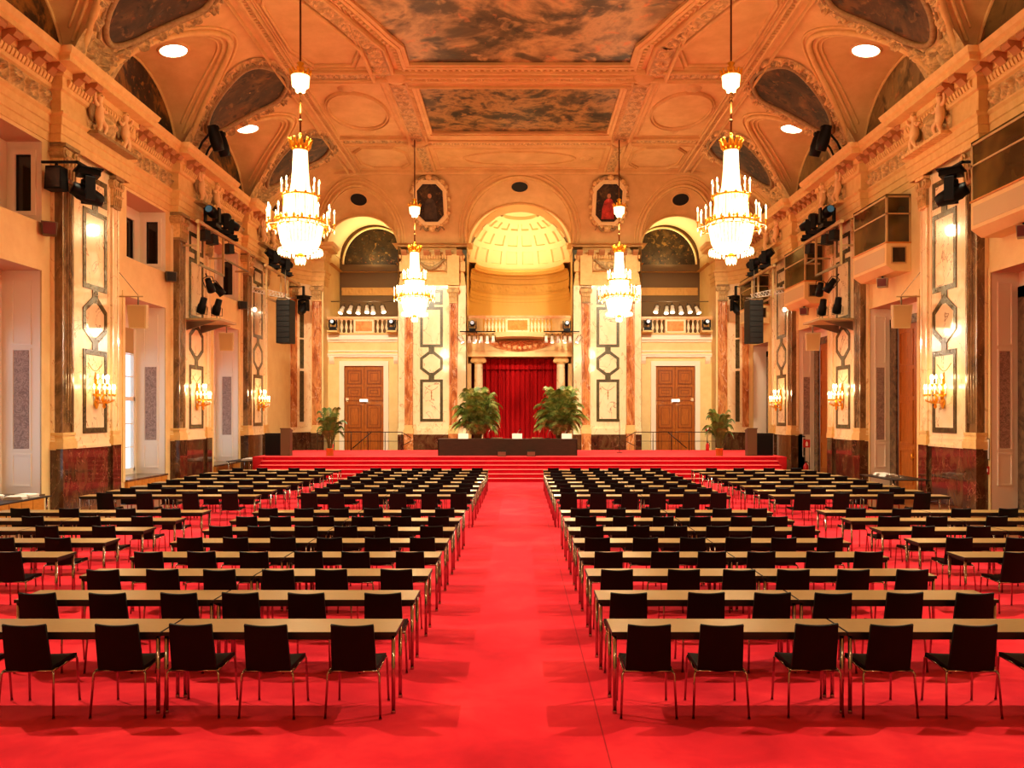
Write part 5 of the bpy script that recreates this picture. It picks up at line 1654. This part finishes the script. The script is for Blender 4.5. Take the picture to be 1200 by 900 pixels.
for j, px in enumerate((583, 630)):
    x = (px - CX) * 36.0 / F
    t = thing('table_monitor', f'flat grey device lying on the stage table, {["left", "right"][j]} of the middle card', 'device', (x - .02, 35.79, Z0 + .7205), group='flat devices on the stage table')
    MB().prism([(0, 0), (.16, 0), (.16, .06), (0, .02)], -.24, .24, lambda a, b, h: (h, a - .08, b)).build('slab', M['steel'], t)
for j, px in enumerate((588, 622.5)):
    x = (px - CX) * 35.0 / F
    t = thing('floor_monitor', f'dark wedge floor monitor at the stage edge before the table, {["left", "right"][j]} one', 'loudspeaker', (x, 35.05, Z0), group='wedge monitors on the stage edge')
    MB().prism([(0, 0), (.34, 0), (.34, .1), (.1, .26), (0, .22)], -.19, .19, lambda a, b, h: (h, a, b)).build('cabinet', M['black'], t)
    MB().prism([(-.012, .02), (-.002, .02), (-.002, .2), (-.012, .2)], -.17, .17, lambda a, b, h: (h, a, b)).build('grille', M['steel'], t)
t = thing('microphone_stand', 'thin dark microphone stand on the stage right of the table', 'stand', ((726 - CX) * 38.5 / F, 38.5, Z0))
MB().tube([(0, 0, 0), (0, 0, 1.55)], .014, 6).build('pole', M['black'], t)
MB().lathe([(.001, .03), (.14, .03), (.15, 0)], 14).build('base', M['black'], t)

for s in (-1, 1):
    a, b = (10.28, 11.0) if s < 0 else (10.2, 10.95)
    t = thing('equipment_cabinet', f'low black equipment cabinet on the {SIDE[s]} end of the stage', 'cabinet', (s * (a + b) / 2, 36.1, Z0), group='black cabinets on the stage ends')
    w = (b - a) / 2
    MB().box(-w, w, -.3, .3, 0, .93).build('body', M['black_cloth'], t); MB().box(-w + .03, w - .03, -.315, -.302, .05, .88).build('front_panel', M['black'], t)
    MB().box(-w - .01, w + .01, -.31, .31, .93, .96).build('top', M['black'], t)
    c, d = (9.86, 10.26) if s < 0 else (9.78, 10.18)
    t = thing('lectern', f'tall taupe lectern on the {SIDE[s]} end of the stage beside the black cabinet', 'lectern', (s * (c + d) / 2, 35.75, Z0), group='taupe lecterns')
    w = (d - c) / 2
    MB().box(-w, w, -.22, -.18, 0, 1.15).box(-w, -w + .03, -.2, .2, 0, 1.12).box(w - .03, w, -.2, .2, 0, 1.12).build('body', M['cabinet_brown'], t)
    MB().prism([(-.24, 1.15), (.22, 1.05), (.22, 1.08), (-.24, 1.19)], -w - .02, w + .02, lambda q, z, h: (h, q, z)).build('top', M['cabinet_brown'], t)
    # railing behind the platform
    px = (372, 471) if s < 0 else (744, 850)
    xa, xb = (px[0] - CX) * 41.1 / F, (px[1] - CX) * 41.1 / F
    t = thing('stair_railing', f'thin dark iron railing behind the stage before the {SIDE[s]} stage door', 'railing', (0, 41.1, Z0), group='iron railings behind the stage')
    inner = xb if s < 0 else xa
    MB().tube([(xa, 0, .9), (xb, 0, .9)], .02, 6).tube([(inner, 0, .9), (inner - s * .45, 0, .62), (inner - s * .45, 0, .45), (inner, 0, .22)], .018, 6).build('top_rail', M['ironwork'], t)
    MB().tube([(xa, 0, .45), (xb, 0, .45)], .014, 6).build('middle_rail', M['ironwork'], t)
    for i in range(6):
        x = xa + (xb - xa) * i / 5
        MB().tube([(x, 0, 0), (x, 0, .9)], .018, 6).build('post', M['ironwork'], t)
    xm = s * 7.5
    MB().tube([(s * 7.35, 0, .9), (s * 8.3, .1, .1)], .024, 6).build('stair_handrail', M['ironwork'], t)
    t = thing('fire_extinguisher', f'small red fire extinguisher behind the {SIDE[s]} potted palm', 'fire extinguisher', ((391.5 if s < 0 else 829.5) * 0 + s * 9.2, 40.6, Z0), group='red extinguishers on the stage')
    MB().lathe([(.08, 0), (.085, .02), (.085, .3), (.04, .37), (.025, .4)], 14).build('cylinder', M['red_paint'], t)
    MB().box(-.03, .03, -.06, .06, .4, .44).tube([(.02, 0, .42), (.1, 0, .38), (.11, 0, .15)], .012, 6).build('valve', M['black'], t)

# palms


def palm(label, loc, H, spread, nf, bare, big, seed, mat):
    rr = random.Random(seed)
    t = thing('potted_palm', label, 'potted plant', loc)
    st_ = MB(); lf = MB()
    for k in range(nf):
        a = 2 * PI * k * .381966 + rr.uniform(-.2, .2)
        u = (k + .5) / nf
        L = H * (.66 + .36 * u) * rr.uniform(.9, 1.08)
        out = spread * rr.uniform(.7, 1.1) * (.8 + .32 * math.sin(PI * min(1, u * 1.15)) - .28 * u)
        base = Vector((.08 * math.cos(a), .08 * math.sin(a), .25))
        pts = []
        N = 16
        for i in range(N + 1):
            q = i / N
            z = .25 + L * .82 * (math.sin(q * PI * (.52 + .22 * (1 - u)))) * (.56 + .44 * u)
            r_ = out * (q ** 1.5)
            pts.append(Vector((base.x + r_ * math.cos(a), base.y + r_ * math.sin(a), z)))
        st_.tube(pts, [.018 * (1 - .8 * i / N) for i in range(N + 1)], 5)
        i0 = int(N * bare)
        for i in range(i0 * 2, N * 2):
            q = i / 2; j = int(q); p = pts[j].lerp(pts[min(j + 1, N)], q - j)
            d = (pts[min(j + 1, N)] - pts[max(j - 1, 0)]).normalized()
            side = d.cross(Vector((0, 0, 1)))
            side = side.normalized() if side.length > .05 else Vector((1, 0, 0))
            ll = big * (.35 + .65 * math.sin(PI * (.12 + .83 * (q - i0) / max(1, N - i0))))
            for sg in (-1, 1):
                tip = p + side * sg * ll * .8 + d * ll * .5 - Vector((0, 0, ll * rr.uniform(.28, .55)))
                mid = p + side * sg * ll * .42 + d * ll * .24 + Vector((0, 0, ll * .02))
                w = d * ll * .05 + Vector((0, 0, .008))
                lf.add([p - w * .3, mid - w, tip, mid + w, p + w * .3], [(0, 1, 3, 4), (1, 2, 3)], 0, True)
    st_.build('stems', M['stem'], t)
    lf.build('fronds', M[mat], t)
    return t


for s, px, w, seed in ((-1, 560, 'left of the red curtain', 3), (1, 657, 'right of the red curtain', 8)):
    Y = 38.0
    t = palm(f'large bushy palm behind the stage table, {w}', ((px - CX) * Y / F, Y, Z0), 3.2, 1.2, 46, .25, .6, seed, 'pale_leaf')
    MB().lathe([(.22, 0), (.3, .3), (.32, .36), (.29, .36), (.001, .32)], 18).build('pot', M['pot'], t)
for s, px, seed in ((-1, 386.5, 5), (1, 843, 12)):
    Y = 35.6
    t = palm(f'small slender palm in a brass pot near the {SIDE[s]} end of the stage', ((px - CX) * Y / F, Y, Z0), 2.35, .62, 15, .3, .36, seed, 'leaf')
    MB().lathe([(.15, 0), (.16, .3), (.175, .33), (.15, .33), (.001, .3)], 18).build('pot', M['pot'], t)

# ================================================================== notices, extinguisher point, side tables
t = thing('notice_frame', 'white framed notice on the door wall above the red call point', 'notice', (12.94, 22.84, 1.75))
MB().box(-.03, 0, -.07, .07, -.3, .3).build('frame', M['steel'], t); MB().box(-.036, -.031, -.055, .055, -.27, .27).build('sheet', M['paper'], t)
t = thing('fire_call_point', 'small red fire call point on the door wall below the framed notice', 'call point', (12.94, 22.84, 1.17))
MB().box(-.05, 0, -.06, .06, -.11, .11).build('box', M['red_paint'], t); MB().box(-.056, -.051, -.035, .035, -.05, .05).build('glass', M['paper'], t)
t = thing('fire_sign', 'small red fire sign on the wall beside the right stage door', 'sign', (11.12, 48.97, 1.9))
MB().box(-.15, .15, -.02, 0, -.16, .16).build('plate', M['red_paint'], t)
MB().prism([(-.05, -.1), (.05, -.1), (.05, .04), (.0, .11), (-.05, .04)], -.03, -.021, lambda a, b, h: (a, h, b)).build('pictogram', M['paper'], t)
t = thing('extinguisher_stand', 'thin black post with a red fire sign before the farthest door recess', 'stand', (12.45, 35.9, 0))
MB().lathe([(.001, .03), (.18, .03), (.2, 0)], 16).build('base', M['black'], t)
MB().tube([(-.1, 0, .02), (-.1, 0, 1.3)], .018, 6).tube([(.1, 0, .02), (.1, 0, 1.3)], .012, 6).build('post', M['black'], t)
p = MB().box(-.17, .13, -.02, .02, 1.28, 1.62).build('sign_plate', M['red_paint'], t)
MB().prism([(-.07, 1.34), (.03, 1.34), (.03, 1.48), (-.02, 1.56), (-.07, 1.48)], -.03, -.021, lambda a, b, h: (a, h, b)).build('pictogram', M['paper'], p)
t = thing('fire_extinguisher', 'red fire extinguisher standing at the black fire post by the door wall', 'fire extinguisher', (12.3, 35.6, 0))
MB().lathe([(.1, 0), (.11, .02), (.11, .5), (.05, .6), (.03, .66)], 16).build('cylinder', M['red_paint'], t)
MB().box(-.04, .04, -.08, .08, .66, .7).tube([(.03, 0, .68), (.15, 0, .6), (.15, 0, .2)], .014, 6).build('valve', M['black'], t)


def side_table(label, x0, x1, y0, y1, zt=.74):
    t = thing('side_table', label, 'table', ((x0 + x1) / 2, (y0 + y1) / 2, 0))
    w, l = (x1 - x0) / 2, (y1 - y0) / 2
    MB().box(-w, w, -l, l, zt - .03, zt).build('tabletop', M['edge'], t)
    for a in (-1, 1):
        for b in (-1, 1): MB().tube([(a * (w - .08), b * (l - .08), 0), (a * (w - .08), b * (l - .08), zt - .03)], .022, 8).build('leg', M['chrome'], t)


side_table('dark side table with glasses and papers under the nearest window', -12.7, -11.35, 17.6, 20.1)
side_table('dark side table with papers beside the middle marble pier, window side', -12.4, -11.3, 35.0, 37.2)
side_table('dark side table with glasses and papers by the nearest marble pier, door side', 11.2, 12.35, 24.9, 27.3)


def glass(label, loc, kind, grp):
    t = thing('drinking_glass', label, 'glass', loc, group=grp)
    pr = [(.03, 0), (.034, .005), (.038, .12), (.035, .12), (.03, .01), (.001, .01)] if kind else [(.035, 0), (.006, .012), (.006, .08), (.04, .13), (.034, .2), (.031, .2), (.036, .13), (.001, .09)]
    MB().lathe(pr, 12).build('bowl', M['glassware_t'], t)
    return t


M['glassware_t'] = pane_mat(); M['glassware_t'].name = 'thin_glass'
g0 = None
k = 0
for (tx, ty, w, grp, rows) in ((-11.75, 18.2, 'side table under the nearest window', 'glasses on the window side table', (4, 5)), (11.5, 25.2, 'side table by the nearest pier of the door wall', 'glasses on the door side table', (2, 6))):
    for i in range(rows[0]):
        for j in range(rows[1]):
            lb = f'clear drinking glass on the {w}'
            lc = (tx - .12 * i * (1 if tx < 0 else -1) + RND.uniform(-.02, .02), ty + .14 * j + RND.uniform(-.02, .02), .741)
            if g0 is None: g0 = glass(lb, lc, True, grp)
            else:
                o = dup(g0, lc, label=lb); o['group'] = grp
for j, (x, y, rz, w, tb) in enumerate(((-11.7, 19.2, .2, 'near the glasses', 'side table under the nearest window'), (-11.75, 19.72, -.15, 'at the far end', 'side table under the nearest window'), (-12.35, 19.4, .4, 'against the window', 'side table under the nearest window'),
                                        (-11.7, 35.5, .3, 'nearest sheet', 'side table beside the middle pier'), (-11.75, 36.2, -.3, 'middle sheet', 'side table beside the middle pier'), (-11.65, 36.8, .1, 'farthest sheet', 'side table beside the middle pier'),
                                        (11.65, 26.25, .2, 'nearer stack', 'side table by the door wall pier'), (11.7, 26.85, -.2, 'farther stack', 'side table by the door wall pier'))):
    t = thing('paper_stack', f'white paper stack on the {tb}, {w}', 'papers', (x, y, .7405), rz, 'paper stacks on the side tables')
    m = MB()
    for q in range(4): m.box(-.21 + .02 * q, .23 - .03 * (q % 2), -.16 - .01 * q, .16 + .02 * (q % 2), .02 * q, .02 * q + .017)
    m.build('sheets', M['paper'], t)
# ================================================================== conference tables and chairs
ROWY = [7.42 + 1.293 * i for i in range(8)] + [19.76 + 1.3 * j for j in range(8)]
BLACKCH = 'black chair with chrome legs'


def tables():
    t = thing('conference_table', 'x', 'table', group='tan conference tables in rows')
    MB().box(-1.045, 1.045, .005, .485, .722, .74).build('tabletop', M['tabletop'], t)
    e = MB().ring([(-1.05, 0), (1.05, 0), (1.05, .49), (-1.05, .49)], [(-1.045, .005), (1.045, .005), (1.045, .485), (-1.045, .485)], .705, .7395)
    e.box(-1.0, 1.0, .03, .46, .665, .72)
    e.build('edge_band', M['edge'], t)
    l0 = None
    for x in (-1.02, 1.02):
        for y in (.03, .455):
            if l0 is None:
                l0 = MB().tube([(0, 0, 0), (0, 0, .705)], .018, 10).lathe([(.02, 0), (.02, .025), (.0185, .03)], 10).build('leg', M['chrome'], t, (x, y, 0))
            else:
                o = l0.copy(); COL.objects.link(o); o.location = (x, y, 0)
    m = MB().box(-1.05, 1.05, 0, .49, .7, .738, 1).box(-1.045, 1.045, .005, .485, .735, .74, 0).box(-1.0, 1.0, .03, .46, .665, .72, 1)
    for x in (-1.02, 1.02):
        for y in (.03, .455): m.tube([(x, y, 0), (x, y, .705)], .018, 8, 2)
    s = m.build('conference_table', [M['tabletop'], M['edge'], M['chrome']])
    tag(s, 'x', 'table', 'tan conference tables in rows')
    return t, s


def back_grid(front):
    """curved backrest: rows from seat to top"""
    nu, nv = 11, 9
    P = np.zeros((nu, nv, 3))
    for i in range(nu):
        a = -1 + 2 * i / (nu - 1)
        for j in range(nv):
            q = j / (nv - 1)
            z = .41 + .41 * q + (.012 * a * a if j == nv - 1 else .012 * a * a * q)
            hw = .2 - .012 * q
            y = -.03 - .085 * q + .02 * (q - .4) ** 2 - .022 * (1 - a * a) + (.02 if front else -.008)
            P[i, j] = (a * hw, y, z)
    return P


def chair_pieces(mbs):
    """mbs: dict of builders for seat, backrest, frame; y = 0 at the table edge, +y toward the table"""
    A, B = back_grid(True), back_grid(False)
    b = mbs['backrest']
    b.grid(A, 0); b.grid(B, 0)
    nu, nv = A.shape[:2]
    rim = [(i, 0) for i in range(nu)] + [(nu - 1, j) for j in range(1, nv)] + [(i, nv - 1) for i in range(nu - 2, -1, -1)] + [(0, j) for j in range(nv - 2, 0, -1)]
    for (i, j), (k, l) in zip(rim, rim[1:] + rim[:1]): b.quad(A[i, j], A[k, l], B[k, l], B[i, j])
    b.tube([B[i, nv - 1] * .5 + A[i, nv - 1] * .5 + np.array((0, 0, .002)) for i in range(nu)], .014, 6)
    s = mbs['seat']
    nu, nv = 9, 9
    top = np.zeros((nu, nv, 3)); bot = np.zeros((nu, nv, 3))
    for i in range(nu):
        a = -1 + 2 * i / (nu - 1)
        for j in range(nv):
            q = j / (nv - 1)
            y = -.04 + .42 * q
            z = .428 + .028 * q - .012 * (1 - a * a) - .05 * max(0, q - .8) ** 1.5 * 4
            top[i, j] = (a * (.2 + .012 * q), y, z + .018); bot[i, j] = (a * (.2 + .012 * q), y, z - .014)
    s.grid(top); s.grid(bot)
    rim = [(i, 0) for i in range(nu)] + [(nu - 1, j) for j in range(1, nv)] + [(i, nv - 1) for i in range(nu - 2, -1, -1)] + [(0, j) for j in range(nv - 2, 0, -1)]
    for (i, j), (k, l) in zip(rim, rim[1:] + rim[:1]): s.quad(top[i, j], top[k, l], bot[k, l], bot[i, j])
    f = mbs['frame']
    f.tube([(-.215, -.05, .412), (-.215, .36, .43)], .011, 7); f.tube([(.215, -.05, .412), (.215, .36, .43)], .011, 7)
    f.tube([(-.215, -.045, .412), (.215, -.045, .412)], .011, 7); f.tube([(-.215, .34, .425), (.215, .34, .425)], .009, 7)


LEGS = [((-.215, -.045, .412), (-.228, -.055, .39), (-.245, -.085, 0)), ((.215, -.045, .412), (.228, -.055, .39), (.245, -.085, 0)),
        ((-.215, .35, .43), (-.222, .362, .41), (-.232, .395, 0)), ((.215, .35, .43), (.222, .362, .41), (.232, .395, 0))]


def chairs():
    t = thing('conference_chair', 'x', 'chair', group='black conference chairs in rows')
    mb = {k: MB() for k in ('seat', 'backrest', 'frame')}
    chair_pieces(mb)
    mb['seat'].build('seat', M['leather'], t); mb['backrest'].build('backrest', M['leather'], t); mb['frame'].build('seat_frame', M['chrome'], t)
    for L in LEGS:
        l = MB().tube(L, .0105, 8); l.lathe([(.013, 0), (.013, .012)], 8, L[2]); l.build('leg', M['chrome'], t)
    m2 = MB()
    mb = {k: MB() for k in ('seat', 'backrest', 'frame')}
    chair_pieces(mb)
    for k, mi in (('seat', 0), ('backrest', 0), ('frame', 1)):
        q = mb[k]; b = len(m2.v)
        m2.v += q.v; m2.f += [tuple(b + i for i in f) for f in q.f]; m2.m += [mi] * len(q.f); m2.s += q.s
    for L in LEGS: m2.tube(L, .0105, 6, 1)
    s = m2.build('conference_chair', [M['leather'], M['chrome']])
    tag(s, 'x', 'chair', 'black conference chairs in rows')
    return t, s


TP, TSIMPLE = tables()
CP, CSIMPLE = chairs()
used = set()


def put(proto, loc, rz, label):
    if proto.name not in used:
        used.add(proto.name)
        KIDS.pop(proto.name, None)
        proto.location = loc; proto.rotation_euler = (0, 0, rz); proto['label'] = label
        KIDS[proto.name] = [(c, []) for c in COL.objects if c.parent is proto]
        return proto
    return dup(proto, loc, rz, label)


def visible_x(x, y): return -627 < (x * F / max(y, .1)) < 608


for i, Y in enumerate(ROWY):
    near = i < 8
    tp, cp = (TP, CP) if near else (TSIMPLE, CSIMPLE)
    for s in (-1, 1):
        e = -1.1 if s < 0 else .82
        wd = 'left of centre aisle' if s < 0 else 'right of centre aisle'
        for k in range(2):
            put(tp, (e + s * (1.055 + 2.115 * k), Y, .0135), 0, f'tan table with chrome legs, {["inner", "outer"][k]} one of the {ORD[i]} row {wd}')
        offs = (.36, 1.1, 1.78, 2.46, 3.2, 3.88)
        fixed = {(0, -1): (.37, 1.13, 1.8, 2.45, 3.26, 3.9), (0, 1): (.32, .96, 1.8, 2.45, 3.19, 3.9), (1, -1): (.32, 1.11, 1.8, 2.43, 3.17, 3.9), (1, 1): (.31, 1.12, 1.8, 2.43, 3.18, 3.9)}.get((i, s))
        for k in range(6):
            q = fixed[k] if fixed else offs[k] + RND.uniform(-.06, .06) * (.4 if k in (0, 2, 3, 5) else 1)
            x = e + s * q
            yy = Y - .0 + RND.uniform(-.035, .0)
            if not visible_x(x - s * .3, Y): continue
            put(cp, (x, yy, .0135), RND.uniform(-.04, .04), f'{BLACKCH}, {ORD[k]} from aisle, {ORD[i]} row {wd}')
        if i < 3: continue
        e2 = -6.3 if s < 0 else 6.06
        wd = 'beside the window wall' if s < 0 else 'beside the door wall'
        for k in range(2):
            if not visible_x(e2 + s * 2.1 * k + s * .1, Y + .4): continue
            put(tp, (e2 + s * (1.055 + 2.115 * k), Y, .0135), 0, f'tan table with chrome legs, {["inner", "outer"][k]} one of the {ORD[i]} row {wd}')
        for k, q in enumerate((.6, 1.52, 2.58, 3.55)):
            x = e2 + s * (q + RND.uniform(-.07, .07))
            yy = Y - .0 + RND.uniform(-.04, .0)
            if not visible_x(x - s * .25, Y): continue
            put(cp, (x, yy, .0135), RND.uniform(-.07, .07), f'{BLACKCH}, {ORD[k]} from inner end, {ORD[i]} row {wd}')

# ================================================================== light


def lamp(name, kind, loc, watts, col, size=.2, rot=None, spot=None, blend=.6):
    l = bpy.data.lights.new(name, kind)
    l.energy = watts; l.color = col
    if kind == 'AREA': l.shape = 'DISK'; l.size = size
    else: l.shadow_soft_size = size
    if kind == 'SPOT': l.spot_size = spot; l.spot_blend = blend
    o = bpy.data.objects.new(name, l); COL.objects.link(o); o.location = loc
    if rot is not None: o.rotation_euler = rot
    return o


WARM, MILD, AMBER = (1, .8, .48), (1, .92, .66), (1, .76, .38)


def aim(p, q): return (Vector(q) - Vector(p)).to_track_quat('-Z', 'Y').to_euler()


for s in (-1, 1):
    for yc in (-2.7, 5.15, 13.0, 20.85, 28.7, 36.55):
        p = (s * 11.95, yc, 14.9)
        lamp('downlight_lamp', 'SPOT', p, 9500, MILD, .06, aim(p, (s * 2.6, yc, 0)), math.radians(90), .9)
for w, loc in CH:
    lamp('chandelier_lamp', 'POINT', (loc[0], loc[1], loc[2] - .7), 220, WARM, .35)
    lamp('chandelier_lamp', 'POINT', (loc[0], loc[1], loc[2] + 4.1), 300, WARM, .3)
for s in (-1, 1):
    for y, wt in ((8.5, 210), (-4.0, 420)):
        lamp('chandelier_lamp', 'POINT', (s * 6.3, y, 8.5), wt, (1, .82, .52), .5)
    for yc in PIERS: lamp('sconce_lamp', 'POINT', (s * 12.0, yc + .1, 3.75), 40, AMBER, .12)
    lamp('loge_lamp', 'POINT', (s * 9.1, 50.8, 9.0), 30, (1, .74, .4), .3)
    lamp('loge_lamp', 'AREA', (s * 9.1, 51.0, 11.95), 120, (1, .8, .45), 1.2, (PI, 0, 0))
    lamp('stage_lamp', 'SPOT', (s * 2.4, 48.1, 6.9), 1100, (1, .86, .68), .2, aim((s * 2.4, 48.1, 6.9), (s * 1.5, 36, .9)), math.radians(110), .7)
    p = (s * 8.8, 28.0, 14.0)
    lamp('end_wall_fill', 'SPOT', p, 14500, (1, .9, .66), .4, aim(p, (s * 6.0, 48, 5.0)), math.radians(50), .8)  # added spot that brightens the stage end wall; no fixture hangs here
lamp('apse_lamp', 'AREA', (0, 51.2, 11.6), 130, (1, .82, .48), 2.2, (PI, 0, 0))
lamp('gallery_lamp', 'POINT', (0, 50.3, 9.6), 60, (1, .72, .34), .3)
p = (0, 30, 14.5)
lamp('curtain_lamp', 'SPOT', p, 2500, (1, .86, .68), .3, aim(p, (0, 49.5, 3.5)), math.radians(28), .6)

# ================================================================== daylight and camera
w = bpy.data.worlds.new('daylight'); SC.world = w; w.use_nodes = True
bg = w.node_tree.nodes['Background']
bg.inputs[0].default_value = (.66, .82, 1, 1); bg.inputs[1].default_value = 2.0

cam = bpy.data.cameras.new('camera'); co = bpy.data.objects.new('camera', cam); COL.objects.link(co)
co.location = (0, 0, CAMH); co.rotation_euler = (PI / 2, 0, 0)
cam.sensor_width = 36; cam.lens = F / 1200 * 36
cam.shift_x = (600 - CX) / 1200; cam.shift_y = (HY - 450) / 1200
cam.clip_end = 200
SC.camera = co
SC.view_settings.view_transform = 'Standard'
SC.view_settings.look = 'None'
SC.view_settings.exposure = 0.0
SC.view_settings.gamma = .87
SC.cycles.max_bounces = 8; SC.cycles.diffuse_bounces = 5; SC.cycles.glossy_bounces = 4; SC.cycles.transparent_max_bounces = 12
SC.cycles.sample_clamp_indirect = 4.0
SC.cycles.caustics_reflective = False; SC.cycles.caustics_refractive = False
